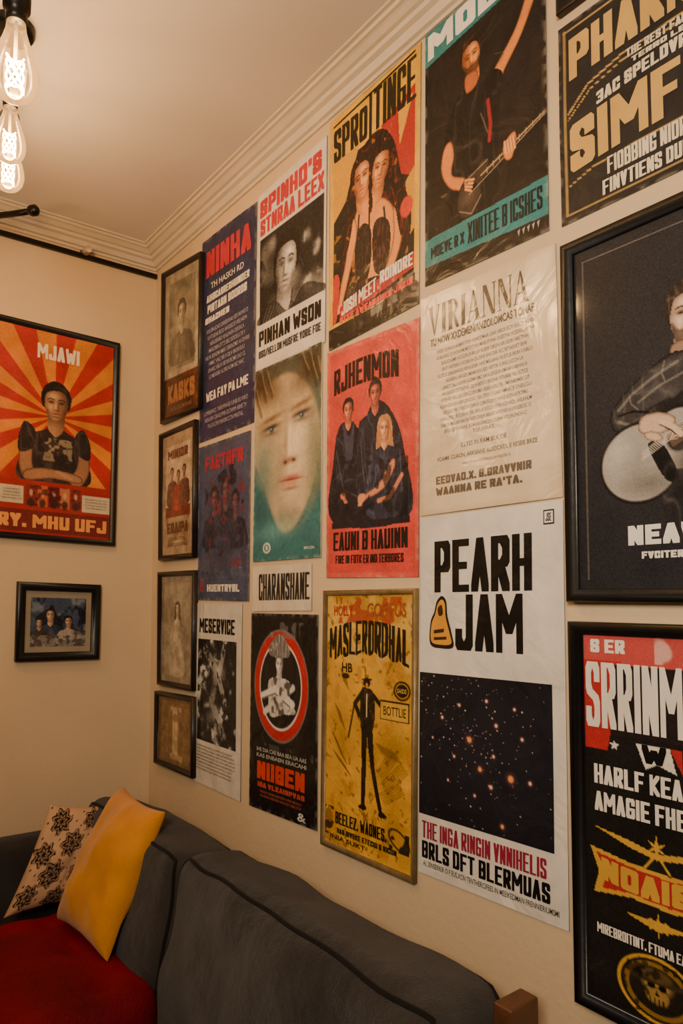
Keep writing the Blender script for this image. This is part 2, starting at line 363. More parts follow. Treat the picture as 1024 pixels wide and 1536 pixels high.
corner_frame("framed_trio_print",Q(-80,2077,-346,2078,-349,1650,-90,1650),dA2,2)
corner_frame("framed_sepia_photo",Q(-86,1612,-355,1611,-353,1246,-95,1241),dA3,3)
corner_frame("framed_column_print",Q(-76,1219,-356,1228,-358,988,-78,984),dA4,4)

# ===== navy text poster =====
p=Panel(Q(-357,2636,-688,2623,-681,2005,-350,2003),'R',seed=5); c=p.canvas(90,(42,47,80)); c.speck(.15,12,5); c.grain(4,5); p.paint(c); p.edge(PAPER)
p.text("NINHA",.1,.07,.92,.2,(190,40,56),.03)
p.text("TH HASKH RD",.2,.235,.8,.265,WHT,.01); p.text("AIHBCASREGHUINDER",.12,.29,.9,.325,WHT,.03); p.text("PIRTASN BOORDS",.14,.34,.86,.38,WHT,.03)
p.text("SHACHES",.1,.4,.55,.43,WHT,.03); p.para(.1,.46,.92,.72,8,(168,166,176),11,bold=.005); p.text("WEA FAY PA LME",.14,.77,.9,.815,WHT,.03); p.para(.1,.86,.9,.96,3,(170,168,178),12)
p.finish("navy_concert_poster",[M_print,M_print])
# ===== slate band poster =====
p=Panel(Q(-351,1988,-665,1986,-661,1518,-354,1520),'R',seed=6); c=p.canvas(90,(68,76,104)); c.speck(.15,9,6)
c.ell(.5,.5,.46,.36,(40,44,64),.8,.7); c.blotch(.15,.15,.9,.85,9,61,(28,28,42),.5,.9)
for x,y,s in ((.34,.36,.06),(.56,.32,.065),(.74,.4,.055)): person(c,x,y,s,(104,72,80),(34,26,40),(22,20,30),(34,36,54),bodylen=5,fold=(70,76,104))
c.blotch(.15,.22,.9,.8,16,62,(122,42,58),.63,.7); c.blotch(.1,.6,.95,.88,14,64,(52,60,86),.5,.8); c.grain(6,6); p.paint(c); p.edge(PAPER)
p.text("FAETRFR",.14,.08,.88,.17,(160,44,62),.03); p.text("HUENTRYBL",.2,.9,.84,.945,WHT,.03); p.text("& ROS",.05,.86,.14,.95,(190,70,60),.01)
p.finish("slate_band_poster",[M_print,M_print])
# ===== white poster, abstract photo =====
p=Panel(Q(-350,1511,-626,1511,-624,977,-341,978),'R',seed=7); c=p.canvas(80,(212,204,190))
c2=Canvas(80,150,(26,26,28),p.a*1.5)
for k,(th,g) in enumerate(((.5,70),(.58,130),(.66,200))): c2.blotch(0,0,1,1,7,71,(g,g,g-4),th,1,.08)
c2.line([(.2,.1),(.5,.3),(.4,.6),(.7,.9)],.05,(160,158,152),.7); c2.line([(.7,.05),(.55,.35),(.75,.6)],.04,(200,196,190),.7); c2.ell(.55,.28,.25,.12,(206,200,192),.8,.9,.4); c2.ell(.45,.72,.32,.1,(150,148,142),.7,.9,-.4); c2.ell(.3,.45,.2,.1,(20,20,20),.8,.8)
c2.blotch(0,0,1,1,18,75,(20,20,22),.56,.8,.1); c2.grain(14,7); p.paint(c); p.paint(c2,.0006,(.06,.2,.9,.76)); p.edge(PAPER)
p.text("MESERVICE",.08,.085,.86,.165,BLK,.03); p.para(.06,.785,.9,.93,8,(90,86,82),14,center=False,wmin=.9)
p.finish("white_photo_poster",[M_print,M_print])
# ===== black-and-white singer =====
p=Panel(Q(-695,2633,-1015,2641,-1008,2135,-691,2142),'R',seed=8); c=p.canvas(120,(218,210,198)); c.speck(.04,8,8)
c.rect(.05,.27,.97,.75,(30,29,30)); c.blotch(.05,.27,.97,.75,5,81,(150,146,142),.5,.9,.25); c.blotch(.05,.27,.5,.75,9,82,(16,16,18),.45,.9,.15); c.blotch(.7,.27,.97,.75,12,84,(200,196,190),.6,.6,.2)
person(c,.45,.5,.135,(196,190,184),(30,28,30),(14,13,14),(46,44,46),side=-1,tilt=.1,bodylen=2.6,fold=(120,118,116),glow=(238,234,228))
c.poly([(.05,.75),(.12,.67),(.3,.66),(.5,.75),(.7,.66),(.9,.69),(.97,.75)],(26,25,27),.7); 
for k in range(9): c.line([(.1+k*.05,.745),(.17+k*.06,.67)],.003,(140,138,136),.5)
c.grain(10,8,(.05,.27,.97,.75)); c.rect(0,.75,1,1,(218,210,198)); p.paint(c); p.edge(PAPER)
p.text("SPINHO'S",.04,.045,.94,.145,(196,44,50),.03); p.text("STNRAA LEEX",.05,.16,.97,.25,(196,44,50),.03)
p.text("PINHAN WSON",.04,.785,.95,.87,BLK,.03); p.text("BSD/HELLON MUSFRE VORIE FOE",.04,.895,.95,.935,(50,46,46),.03)
p.finish("singer_portrait_poster",[M_print,M_print])
# ===== teal face =====
p=Panel(Q(-688,2142,-997,2139,-993,1623,-681,1624),'R',seed=9); c=p.canvas(130,(92,118,114))
def GG(x0,y0,rx,ry,rot=0):
    dx=(c.X-x0); dy=(c.Y-y0); x=dx*math.cos(rot)+dy*math.sin(rot); y=-dx*math.sin(rot)+dy*math.cos(rot); return np.exp(-((x/rx)**2+(y/ry)**2))
c.mix(np.clip((.3-c.Y)/.4,0,1),(52,44,34),.95); c.mix(np.clip((c.Y-.55)/.4,0,1),(46,112,118),.9); c.mix(np.clip((c.X-.82)/.18,0,1),(70,84,74),.8)
c.poly([(-.05,.22),(.1,.12),(.35,.08),(.6,.09),(.85,.2),(.98,.4),(.92,.6),(.78,.76),(.58,.86),(.4,.84),(.25,.72),(.1,.56),(-.05,.44)],(196,174,140),1,soft=7)
c.mix(GG(.62,.42,.2,.2),(240,220,184),.9); c.mix(GG(.35,.2,.28,.1),(222,196,154),.9); c.mix(GG(.62,.6,.16,.1),(226,204,170),.7); c.mix(GG(.16,.56,.16,.2),(104,130,122),.8); c.mix(GG(.92,.55,.12,.25),(120,124,100),.8); c.mix(GG(.42,.52,.1,.16),(150,140,116),.6); c.mix(GG(.5,.8,.2,.05),(130,140,120),.7)
c.mix(GG(.1,.1,.35,.1,.2),(60,46,32),.85); c.mix(GG(.85,.1,.25,.09,-.2),(66,50,34),.8)
for x0,y0,l in ((.05,.0,.36),(.15,.02,.3),(.68,.0,.25),(.8,.02,.35),(.9,.06,.4),(-.02,.1,.3)):
    c.line([(x0,y0),(x0+.06,y0+l*.2),(x0+.13,y0+l*.5)],.012,(50,38,26),.4); c.line([(x0+.05,y0),(x0+.1,y0+l*.25),(x0+.15,y0+l*.42)],.004,(204,164,112),.4)
for x,y,rt_ in ((.27,.335,.1),(.72,.31,-.05)):
    c.mix(GG(x,y-.055,.17,.014,-.08),(110,80,54),.8); c.mix(GG(x,y,.15,.034),(120,92,72),.75); c.mix(GG(x,y-.01,.11,.01,-.05),(40,30,28),.95); c.mix(GG(x,y+.006,.075,.011),(206,214,208),.85); c.mix(GG(x+.01,y+.003,.035,.014),(26,48,60),1); c.mix(GG(x,y+.022,.09,.006),(110,76,60),.6); c.mix(GG(x+.0,y-.002,.01,.004),(240,244,240),.9)
c.mix(GG(.5,.43,.035,.1,.05),(150,116,88),.5); c.mix(GG(.56,.43,.025,.1),(248,232,200),.7); c.mix(GG(.56,.515,.1,.018),(140,96,74),.8); c.mix(GG(.5,.522,.025,.008),(60,34,28),.9); c.mix(GG(.62,.518,.025,.008),(60,34,28),.9)
c.mix(GG(.58,.6,.13,.014),(178,96,80),.9); c.mix(GG(.58,.612,.14,.006),(90,36,36),.95); c.mix(GG(.58,.63,.11,.014),(204,128,110),.9); c.mix(GG(.58,.655,.1,.01),(120,94,76),.7)
c.poly([(-.05,.6),(.15,.66),(.3,.78),(.45,.88),(.62,.9),(.82,.82),(1.05,.66),(1.05,1.05),(-.05,1.05)],(46,110,116),.85,soft=8); c.mix(GG(.3,.85,.3,.05),(130,182,176),.5); c.mix(GG(.12,.75,.12,.1),(30,80,88),.6)
c.ell(.22,.935,.065,.03,(214,220,206),1,.15); c.ell(.22,.935,.045,.02,(80,120,120),1,.2); c.ell(.22,.935,.02,.013,(214,220,206),1,.2)
c.speck(.06,30,9); c.grain(5,9); p.paint(c); p.edge([(0,-.0015),(0,.0008)],1,(214,208,196)); p.text("BRCEA",.78,.945,.92,.957,WHT,.01)
p.finish("teal_face_poster",[M_print,M_print])
# ===== text strip =====
p=Panel(Q(-681,1611,-955,1610,-955,1497,-679,1491),'R',seed=10,wave=.0004); c=p.canvas(30,(214,200,178)); p.paint(c); p.edge(PAPER)
p.text("CHARANSHANE",.12,.18,.97,.76,(40,36,34),.03); p.finish("paper_banner",[M_print,M_print])
# ===== ring poster =====
p=Panel(Q(-676,1486,-983,1488,-979,988,-670,978),'R',seed=11); c=p.canvas(130,(20,18,20)); c.speck(.3,10,13)
c.ell(.47,.36,.41,.285,(120,112,110),1,.02); c.ell(.47,.36,.4,.275,(186,34,42),1,.03); c.ell(.47,.36,.32,.225,(232,224,214),1,.03); c.ell(.47,.36,.305,.212,(24,22,24),1,.03)
c.blotch(.2,.04,.8,.12,18,15,(130,126,120),.55,.6); c.blotch(.05,.66,.95,.7,18,16,(90,86,80),.55,.6)
person(c,.46,.255,.045,(222,216,206),(80,76,74),(50,48,48),(206,200,192),bodylen=2.5,sh=.8,fold=(120,116,112))
c.cloth([(.32,.33),(.6,.33),(.62,.42),(.7,.48),(.5,.5),(.34,.52),(.3,.44)],(206,200,192),(110,106,102),4,.7,20); c.line([(.2,.42),(.4,.38),(.66,.44)],.018,(228,222,212)); c.line([(.2,.435),(.4,.4),(.62,.455)],.004,(110,106,102)); c.line([(.66,.36),(.36,.46),(.24,.5)],.018,(214,208,198)); c.blotch(.3,.32,.65,.5,16,21,(60,58,58),.62,.8)
c.cloth([(.3,.17),(.46,.1),(.6,.17),(.58,.215),(.34,.215)],(110,106,102),(200,196,190),7,.8,30)
c.grain(5,11); p.paint(c); p.edge(PAPER)
p.text("IHE DIA CAE BAA BEA UA AAS",.12,.685,.86,.705,(190,186,176),.01); p.text("KAS ENBAEN ERACAHI",.12,.715,.86,.735,(190,186,176),.01)
p.text("NIIGEN",.13,.755,.84,.845,(206,62,42),.05); p.text("IBA VLEAINPVAS",.14,.86,.84,.885,(190,70,50),.03); p.para(.12,.9,.86,.94,2,(180,90,70),17)
p.text("&",.74,.945,.86,.985,(200,196,186),.02); p.finish("black_ring_poster",[M_print,M_print])
# ===== yellow poster =====
p=Panel(Q(-1028,2664,-1340,2670,-1329,2123,-1024,2108),'R',seed=12); c=p.canvas(170,(222,170,42)); c.speck(.1,12,30)
c.rect(.05,.22,.95,.9,(24,20,20)); c.rect(.0,.915,1,1,(26,22,22))
c.poly([(.6,.2),(.95,.14),(.95,.5),(.7,.42)],(170,42,34),1,False); c.poly([(.05,.2),(.36,.2),(.2,.4),(.05,.46)],(210,154,38),1,False); c.poly([(.78,.2),(.93,.17),(.8,.34)],(222,164,42),1,False); c.poly([(.86,.5),(.95,.46),(.95,.7),(.9,.72)],(206,150,40),1,False)
HR=(24,14,14); S=(226,148,84); SD=(96,42,28); HH=(120,34,28)
c.cloth([(.3,.3),(.42,.22),(.6,.21),(.74,.3),(.82,.46),(.92,.64),(.86,.78),(.74,.7),(.4,.72),(.2,.84),(.1,.76),(.18,.6),(.24,.45)],HR,HH,12,.7,22)
c.limb([(.34,.47),(.44,.46),(.56,.48),(.68,.52),(.76,.6),(.74,.72),(.66,.8),(.5,.82),(.36,.8),(.3,.7),(.28,.56)],S,SD,.85,8)
c.cloth([(.33,.58),(.42,.55),(.5,.6),(.5,.72),(.44,.8),(.34,.78),(.31,.68)],(26,20,20),(120,70,50),3,.6,24); c.cloth([(.52,.6),(.6,.57),(.7,.62),(.7,.74),(.62,.8),(.53,.76)],(28,20,20),(150,70,50),6,.6,24)
c.line([(.36,.5),(.35,.58)],.005,(26,20,20)); c.line([(.48,.5),(.48,.6)],.005,(26,20,20)); c.line([(.64,.54),(.66,.62)],.005,(28,20,20))
c.limb([(.24,.54),(.3,.5),(.34,.55),(.31,.64),(.24,.74),(.17,.83),(.12,.84),(.14,.76),(.2,.66)],S,SD,.85,6); c.limb([(.74,.57),(.8,.6),(.83,.7),(.76,.79),(.66,.84),(.6,.83),(.7,.75),(.74,.68)],S,SD,.85,6)
for k in range(4): c.line([(.61+.014*k,.825),(.57+.014*k,.85)],.0045,(236,160,94)); c.line([(.12+.014*k,.83),(.1+.014*k,.862)],.0045,(236,160,94))
person(c,.385,.355,.078,S,SD,HR,S,side=-1,tilt=-.08,body=0,glow=(252,206,140),hairhi=HH)
c.cloth([(.27,.3),(.31,.27),(.3,.38),(.29,.5),(.24,.6),(.2,.62),(.24,.45)],HR,HH,15,.7,26)
person(c,.6,.37,.072,S,SD,HR,S,side=1,tilt=.2,body=0,glow=(252,206,140),hairhi=HH)
c.cloth([(.69,.3),(.74,.33),(.78,.46),(.86,.6),(.82,.7),(.76,.58),(.7,.48)],HR,(150,40,32),17,.8,26); c.cloth([(.48,.3),(.52,.28),(.5,.4),(.52,.5),(.48,.52),(.47,.4)],HR,HH,18,.7,26)
c.cloth([(.28,.79),(.5,.79),(.7,.83),(.72,.9),(.26,.9)],(32,24,24),(110,60,44),8,.6); c.ell(.87,.6,.07,.045,(206,60,40),1,.2); c.poly([(.06,.7),(.13,.72),(.1,.88),(.05,.88)],(190,50,40)); c.blotch(.05,.22,.95,.9,30,37,(222,150,50),.76,.6)
c.poly([(.14,.84),(.95,.79),(.95,.85),(.14,.9)],(170,38,42),1,False); c.poly([(.5,.89),(1,.86),(1,.94),(.5,.95)],(196,186,170),.5,False); c.blotch(.3,.87,1,.97,30,35,(40,30,30),.5,.8); c.grain(6,12)
p.paint(c); p.edge(PAPER)
p.text("SPRO",.055,.06,.45,.2,(30,22,16),.06); p.text("TINGE",.52,.03,.96,.2,(30,22,16),.06); p.shape([(.47,.03),(.5,.03),(.5,.24),(.47,.24)],(30,22,16)); p.shape([(.05,.035),(.95,.012),(.95,.02),(.05,.043)],(30,22,16))
p.text("JOSH MEET",.16,.815,.56,.87,(232,220,200),.03,warp=lambda u,v,x,y:(u,v+.012-.024*x)); p.text("ROINDRE",.6,.79,.94,.84,(232,220,200),.04); p.text("STKE AWEABAHER JREIS",.14,.885,.94,.91,(230,70,60),.03)
p.finish("yellow_duo_poster",[M_print,M_print])
# ===== red trio poster =====
p=Panel(Q(-1018,2104,-1331,2094,-1322,1569,-1014,1574),'R',seed=13); c=p.canvas(170,(210,84,74)); c.rect(.03,.02,.97,.98,(204,70,62)); c.speck(.1,10,40)
K=(24,26,38); KH=(74,78,104)
c.cloth([(.08,.76),(.08,.5),(.14,.36),(.22,.33),(.32,.34),(.42,.4),(.5,.3),(.62,.28),(.76,.36),(.86,.5),(.9,.77)],K,KH,41,.4,20)
c.rect(.08,.56,.9,.77,K)
person(c,.26,.285,.042,(214,120,92),(60,30,34),(24,22,30),K,bodylen=9,sh=.9,fold=KH); person(c,.56,.245,.045,(198,104,84),(50,26,32),(24,22,30),(30,32,46),bodylen=9,hairhi=(120,60,50),fold=KH,quiff=.2); person(c,.66,.4,.043,(230,164,116),(90,44,40),(180,120,74),(40,44,62),long=1,bodylen=8,hairhi=(230,180,120),fold=(92,98,126))
c.poly([(.2,.34),(.27,.4),(.33,.34),(.3,.5),(.24,.5)],(58,62,82)); 
for x,y,x2,y2 in ((.12,.45,.2,.62),(.2,.62,.36,.66),(.4,.42,.44,.6),(.52,.5,.48,.66),(.82,.5,.84,.66),(.6,.55,.5,.7)): c.line([(x,y),(x2,y2)],.004,(84,88,110),.6)
c.limb([(.74,.53),(.77,.56),(.66,.64),(.48,.675),(.44,.66),(.6,.62)],(214,140,104),(90,40,36),.6,4); c.limb([(.38,.655),(.44,.65),(.47,.67),(.42,.69),(.37,.685)],(224,150,112),(90,40,36),.4,3)
for k in range(4): c.line([(.4+.012*k,.672),(.375+.012*k,.7)],.0036,(224,150,112))
c.line([(.84,.6),(.72,.68),(.6,.69)],.010,(206,126,96)); c.ell(.2,.65,.04,.018,(210,120,94),1,.3)
for k in range(3): c.line([(.2+.014*k,.66),(.22+.014*k,.68)],.0036,(210,120,94))
c.blotch(.1,.5,.9,.76,16,44,(12,14,22),.55,.6); c.rect(.07,.765,.92,.79,(24,24,34)); c.grain(6,13)
p.paint(c); p.edge(PAPER)
p.text("RJHENMON",.09,.085,.8,.195,(26,18,22),.05,warp=lambda u,v,x,y:(u,v-.02*np.sin(x*3.14)+.01)); p.text("EAUNI B HAUINN",.09,.805,.9,.885,(26,18,22),.04); p.text("FIRE IN FUTK ER IND TERBORES",.12,.905,.86,.94,(26,18,22),.03)
p.finish("red_trio_poster",[M_print,M_print])
# ===== gold framed poster =====
p=Panel(Q(-1013,1544,-1322,1547,-1312,972,-1003,968),'R',base=.001,wave=0,seed=14); c=p.canvas(170,(204,152,48)); c.speck(.2,7,50); c.blotch(0,0,1,1,12,51,(176,122,40),.6,.5); c.blotch(0,0,1,.3,8,52,(222,184,104),.6,.5); c.blotch(0,0,1,1,40,53,(120,84,34),.7,.7)
I=(34,26,18)
for (x,y,l,an) in [(.1,.55,.2,.9),(.12,.62,.18,.6),(.2,.3,.1,1.2),(.62,.66,.22,-.9),(.66,.7,.26,-.7),(.64,.74,.22,-.5),(.14,.44,.14,1.1),(.6,.56,.2,.2)]:
    for k in range(6): c.line([(x+.012*k,y+.006*k),(x+.012*k+l*math.cos(an),y+.006*k+l*math.sin(an)*p.a)],.0022,(110,76,30),.6)
c.ell(.5,.345,.042,.02,I,1,.2); c.line([(.45,.335),(.55,.333)],.003,I); c.cloth([(.44,.375),(.5,.365),(.57,.38),(.59,.46),(.55,.53),(.45,.53),(.43,.46)],I,(120,90,44),5,.6,30)
c.line([(.45,.385),(.37,.43),(.42,.47)],.010,I); c.line([(.57,.39),(.67,.43),(.69,.46)],.009,I); c.poly([(.45,.5),(.5,.5),(.5,.64),(.485,.8),(.45,.8),(.45,.64)],I); c.poly([(.5,.5),(.56,.5),(.59,.65),(.67,.8),(.64,.81),(.55,.66)],I)
c.poly([(.43,.8),(.49,.795),(.5,.812),(.42,.812)],I); c.poly([(.63,.81),(.67,.8),(.72,.815),(.65,.822)],I); c.line([(.36,.44),(.3,.56)],.005,I,.8)
c.ell(.5,.355,.016,.010,(196,140,70),1,.3); c.line([(.5,.39),(.5,.47)],.004,(214,190,140))
c.ell(.86,.36,.085,.036,I,1,.06); c.ell(.86,.36,.07,.029,(176,126,50),1,.05); c.ell(.86,.36,.06,.024,I,1,.1); p.text("SAIDS",.815,.352,.905,.368,(200,160,80),.02,off=.0047)
c.poly([(.64,.4),(.93,.4),(.93,.47),(.64,.47)],I,1,False); c.poly([(.65,.405),(.92,.405),(.92,.465),(.65,.465)],(206,160,60),1,False); p.text("BOTTLIE",.68,.42,.9,.452,I,.0,off=.0047)
c.blotch(.1,.03,.9,.13,18,56,(160,60,40),.6,.8); c.ell(.84,.88,.12,.035,I,.8,.1,.4); c.ell(.84,.88,.1,.027,(190,140,50),1,.1,.4); c.blotch(.74,.85,.94,.92,26,57,I,.5,.9); c.ell(.26,.33,.05,.012,I,.9,.2); c.ell(.08,.88,.05,.03,(150,104,40),1,.2); c.blotch(.03,.84,.14,.95,24,58,I,.5,.8)
c.grain(6,14); p.paint(c,.004); p.edge([(0,0),(0,.01),(.005,.011),(.011,.008),(.011,.004)],1)
drip=lambda u,v,x,y:(u+.004*np.sin(x*60),v-.035*np.sin(x*math.pi)+.018*np.abs(np.sin(x*21))*(y>.5))
p.text("MASLERORDHAL",.07,.15,.93,.262,I,.06,warp=drip,off=.005); p.text("HOLLY",.12,.06,.34,.1,(176,50,36),.02,off=.005); p.text("COF FUS",.5,.05,.9,.1,(150,80,40),.02,off=.005); p.text("HB",.22,.28,.34,.315,I,.02,off=.005)
p.text("BEELEZ, WAONES,",.16,.855,.72,.9,I,.03,off=.005); p.text("HAS BIVEKE ETECIU S RICON",.18,.915,.82,.935,I,.03,off=.005); p.text("INIA SUKT",.1,.945,.5,.962,I,.02,off=.005)
p.finish("framed_gold_poster",[M_print,M_metalframe])
# ===== guitarist with teal bands =====
p=Panel(Q(-1353,2672,-1645,2668,-1643,2145,-1347,2151),'R',seed=15); TE=(48,122,126); c=p.canvas(220,(24,20,20)); c.speck(.3,8,60); c.ell(.4,.45,.5,.4,(46,35,30),.6,.9)
c.poly([(0,0),(1,0),(1,.08),(0,.135)],TE,1,False)
S=(224,138,70); SD=(96,42,20); T=(14,13,14); TH=(62,54,52)
c.limb([(.56,.38),(.62,.33),(.78,.24),(.9,.11),(.97,.07),(.99,.11),(.84,.27),(.7,.36),(.62,.42)],S,SD,.85)
c.cloth([(.2,.42),(.28,.35),(.38,.33),(.5,.34),(.62,.36),(.66,.44),(.64,.6),(.62,.82),(.2,.82),(.22,.62),(.18,.52)],T,TH,62,.7,12); c.cloth([(.5,.36),(.6,.33),(.68,.37),(.62,.43)],T,TH,63,.7)
person(c,.42,.225,.06,S,SD,(28,18,14),T,side=-1,tilt=-.12,body=0,beard=1,glow=(250,190,120),hairhi=(110,66,40)); c.limb([(.37,.285),(.47,.29),(.47,.34),(.38,.35)],(184,102,54),SD,.8,4)
c.limb([(.18,.5),(.24,.49),(.27,.55),(.25,.62),(.36,.66),(.4,.69),(.37,.71),(.25,.68),(.17,.62),(.15,.56)],S,SD,.85)
c.limb([(.3,.72),(.38,.66),(.46,.66),(.5,.63),(.56,.64),(.56,.68),(.5,.72),(.5,.77),(.42,.82),(.32,.8)],(58,46,40),(16,12,10),.9); c.ell(.4,.74,.09,.04,(110,88,70),.6,.9); c.line([(.32,.78),(.42,.81),(.5,.76)],.003,(150,130,110),.7); c.line([(.36,.68),(.46,.66),(.55,.645)],.003,(170,140,110),.7); c.ell(.44,.715,.03,.016,(14,10,10),1,.2)
for k in range(4): c.line([(.37,.675+.011*k),(.44-.008*k,.688+.012*k)],.005,(236,156,92)); c.line([(.37,.681+.011*k),(.44-.008*k,.694+.012*k)],.0012,SD,.8)
c.line([(.5,.69),(.98,.6)],.010,(70,46,32)); c.line([(.5,.688),(.98,.598)],.003,(180,150,110)); c.line([(.4,.735),(.98,.606)],.0015,(210,190,160),.8)
for k in range(9): c.line([(.55+.05*k,.672-.0095*k),(.55+.05*k,.692-.0095*k)],.0015,(190,170,140),.8)
c.limb([(.68,.63),(.76,.6),(.78,.64),(.74,.69),(.69,.68)],S,SD,.7,4)
for k in range(4): c.line([(.69+.022*k,.62),(.7+.022*k,.66)],.005,(240,166,102)); c.line([(.70+.022*k,.62),(.71+.022*k,.66)],.0012,SD,.8)
c.line([(.56,.43),(.58,.52),(.57,.58)],.008,(150,30,40)); c.line([(.5,.46),(.56,.55)],.002,(110,90,70)); c.blotch(.04,.68,.4,.82,18,66,(110,90,66),.62,.7); c.blotch(.6,.3,1,.6,8,68,(44,34,30),.5,.7,.2)
c.poly([(0,.825),(1,.815),(1,.945),(0,.93)],TE,1,False); c.speck(.06,20,67); c.grain(6,15)
p.paint(c); p.edge(PAPER)
p.text("MOEB",.03,.015,.86,.115,(236,228,214),.09,warp=lambda u,v,x,y:(u,v-.035*x*(1-.3*(1-y)))); p.text("MOEVE R X",.06,.862,.36,.905,(16,22,26),.03); p.text("XINITEE B ICSHES",.39,.838,.96,.915,(16,22,26),.05)
for k in range(5): p.shape([(.78+.035*k,.955),(.8+.035*k,.95),(.79+.035*k,.975)],(170,160,150))
p.finish("teal_guitarist_poster",[M_print,M_print])
# ===== letterpress cream =====
p=Panel(Q(-1333,2128,-1655,2118,-1661,1692,-1331,1690),'R',seed=16,wave=.001); c=p.canvas(140,(222,202,170)); c.blotch(0,0,1,1,4,90,(204,178,142),.5,.5,.3); c.mix(np.clip((.03-np.minimum(np.minimum(c.X,1-c.X),np.minimum(c.Y,1-c.Y)))/.03,0,1),(196,166,128),.5); c.line([(0,.5),(1,.5)],.0015,(200,176,140),.8)
p.paint(c); p.edge(PAPER)
INK=(44,36,32)
def serif(p,word,u0,v0,u1,v1,col):
    wd={'V':1.0,'I':.42,'R':.95,'A':1.0,'N':1.0}; tot=sum(wd[ch] for ch in word)+.1*(len(word)-1); x=0; sc=(u1-u0)/tot
    for ch in word:
        w=wd[ch]
        def S_(pts): p.shape([(u0+(x+a*w)*sc,v0+b*(v1-v0)) for a,b in pts],col)
        th=.28/w; tn=.07/w
        if ch=='I': S_([(.5-th/2,0),(.5+th/2,0),(.5+th/2,1),(.5-th/2,1)]); S_([(.1,0),(.9,0),(.9,.03),(.1,.03)]); S_([(.1,.97),(.9,.97),(.9,1),(.1,1)])
        if ch=='V': S_([(.06,0),(.06+th,0),(.56,1),(.5,1)]); S_([(.88,0),(.88+tn,0),(.56,1),(.5,.95)]); S_([(-.02,0),(.4,0),(.4,.03),(-.02,.03)]); S_([(.74,0),(1.02,0),(1.02,.03),(.74,.03)])
        if ch=='A': S_([(.44,0),(.52,0),(.94,1),(.94-th,1)]); S_([(.44,0),(.5,.05),(.12,1),(.12-tn,1)]); S_([(.22,.66),(.75,.66),(.75,.7),(.2,.7)]); S_([(-.02,.97),(.26,.97),(.26,1),(-.02,1)]); S_([(.6,.97),(1.02,.97),(1.02,1),(.6,1)])
        if ch=='N': S_([(.1,0),(.1+tn,0),(.1+tn,1),(.1,1)]); S_([(.86,0),(.86+tn,0),(.86+tn,1),(.86,1)]); S_([(.06,0),(.06+th,0),(.92,1),(.92-th*.8,1)]); S_([(-.02,.97),(.26,.97),(.26,1),(-.02,1)]); S_([(.74,0),(1.02,0),(1.02,.03),(.74,.03)])
        if ch=='R':
            S_([(.1,0),(.1+th,0),(.1+th,1),(.1,1)]); S_([(0,0),(.5,0),(.5,.04),(0,.04)]); S_([(0,.97),(.45,.97),(.45,1),(0,1)])
            S_([(.5,0),(.72,.05),(.86,.2),(.86,.32),(.72,.46),(.5,.52),(.4,.52),(.4,.48),(.5,.46),(.6,.4),(.64,.26),(.6,.12),(.5,.04)]); S_([(.4,.5),(.6,.5),(1.0,1),(.74,1)])
        x+=w+.1
serif(p,"VIRIANNA",.07,.055,.83,.19,INK)
p.text("TU NOW XXDEMENIANZOLOMCAS TONAE",.09,.205,.86,.24,INK,.02)
p.para(.14,.265,.86,.66,14,(104,88,72),21,fill=.55,bold=.005,wmin=.78); p.text("TERAIRAS.",.42,.655,.58,.672,(104,88,72),.01)
p.text("ILLTES IN RAM BUCOE",.33,.705,.66,.725,(90,76,62),.01); p.text("VOAMK CUAON, ARKSIANE ALSOCXOL E RESEIE BRZE",.14,.75,.86,.772,(96,82,66),.01); p.para(.3,.79,.72,.81,1,(120,100,80),22)
p.text("EEDVAO.X. G.GRAVVNIR",.13,.835,.82,.87,(96,84,72),.03); p.text("WAANNA RE RA'TA.",.13,.885,.76,.92,(96,84,72),.03)
p.finish("letterpress_poster",[M_gloss,M_print])
# ===== white poster with starfield =====
p=Panel(Q(-1329,1686,-1661,1688,-1658,1005,-1317,997),'R',seed=17); c=p.canvas(60,(218,210,198)); p.paint(c)
c2=Canvas(220,260,(26,26,33),p.a*.93/.4); c2.ell(.5,.5,.6,.5,(38,36,44),.7,.9)
r=random.Random(4)
for k in range(190):
    x=min(.98,max(.02,r.gauss(.5,.26))); y=min(.98,max(.02,abs(r.gauss(.36,.3)))); s=r.choice([.003,.004,.005,.007]); c2.ell(x,y,s/c2.a*1.2,s*1.2,(236,200,176),r.uniform(.4,1),.6)
for x,y,s in ((.2,.3,.02),(.42,.42,.035),(.5,.6,.028),(.62,.3,.022),(.72,.62,.04),(.8,.36,.02),(.3,.55,.018),(.66,.93,.025),(.34,.2,.02),(.55,.15,.02),(.46,.78,.018),(.85,.62,.022),(.75,.18,.018),(.6,.5,.02),(.25,.72,.016),(.58,.7,.024),(.12,.45,.014)):
    c2.ell(x,y,s/c2.a*1.5,s*1.5,(150,80,60),.6,.9); c2.ell(x,y,s*.75/c2.a,s*.75,(246,160,96) if s>.024 else (240,190,180),.95,.5)
p.paint(c2,.0006,(.005,.44,.925,.835)); p.edge(PAPER)
p.text("PEARH",.12,.072,.815,.215,BLK,.07); p.text("JAM",.285,.222,.755,.372,BLK,.08)
p.shape([(.09,.36),(.09,.3),(.12,.27),(.14,.24),(.18,.225),(.215,.24),(.225,.28),(.26,.33),(.27,.365),(.18,.37)],(30,26,24),.0009,True)
p.shape([(.1,.352),(.1,.305),(.13,.275),(.148,.248),(.18,.235),(.205,.247),(.213,.285),(.245,.33),(.255,.356),(.18,.36)],(214,150,50),.0012,True)
p.shape([(.15,.26),(.18,.25),(.19,.275),(.16,.28)],(60,40,30),.0015,True); p.shape([(.12,.32),(.2,.315),(.2,.325),(.12,.33)],(60,40,30),.0015); p.shape([(.12,.34),(.22,.337),(.22,.345),(.12,.348)],(60,40,30),.0015)
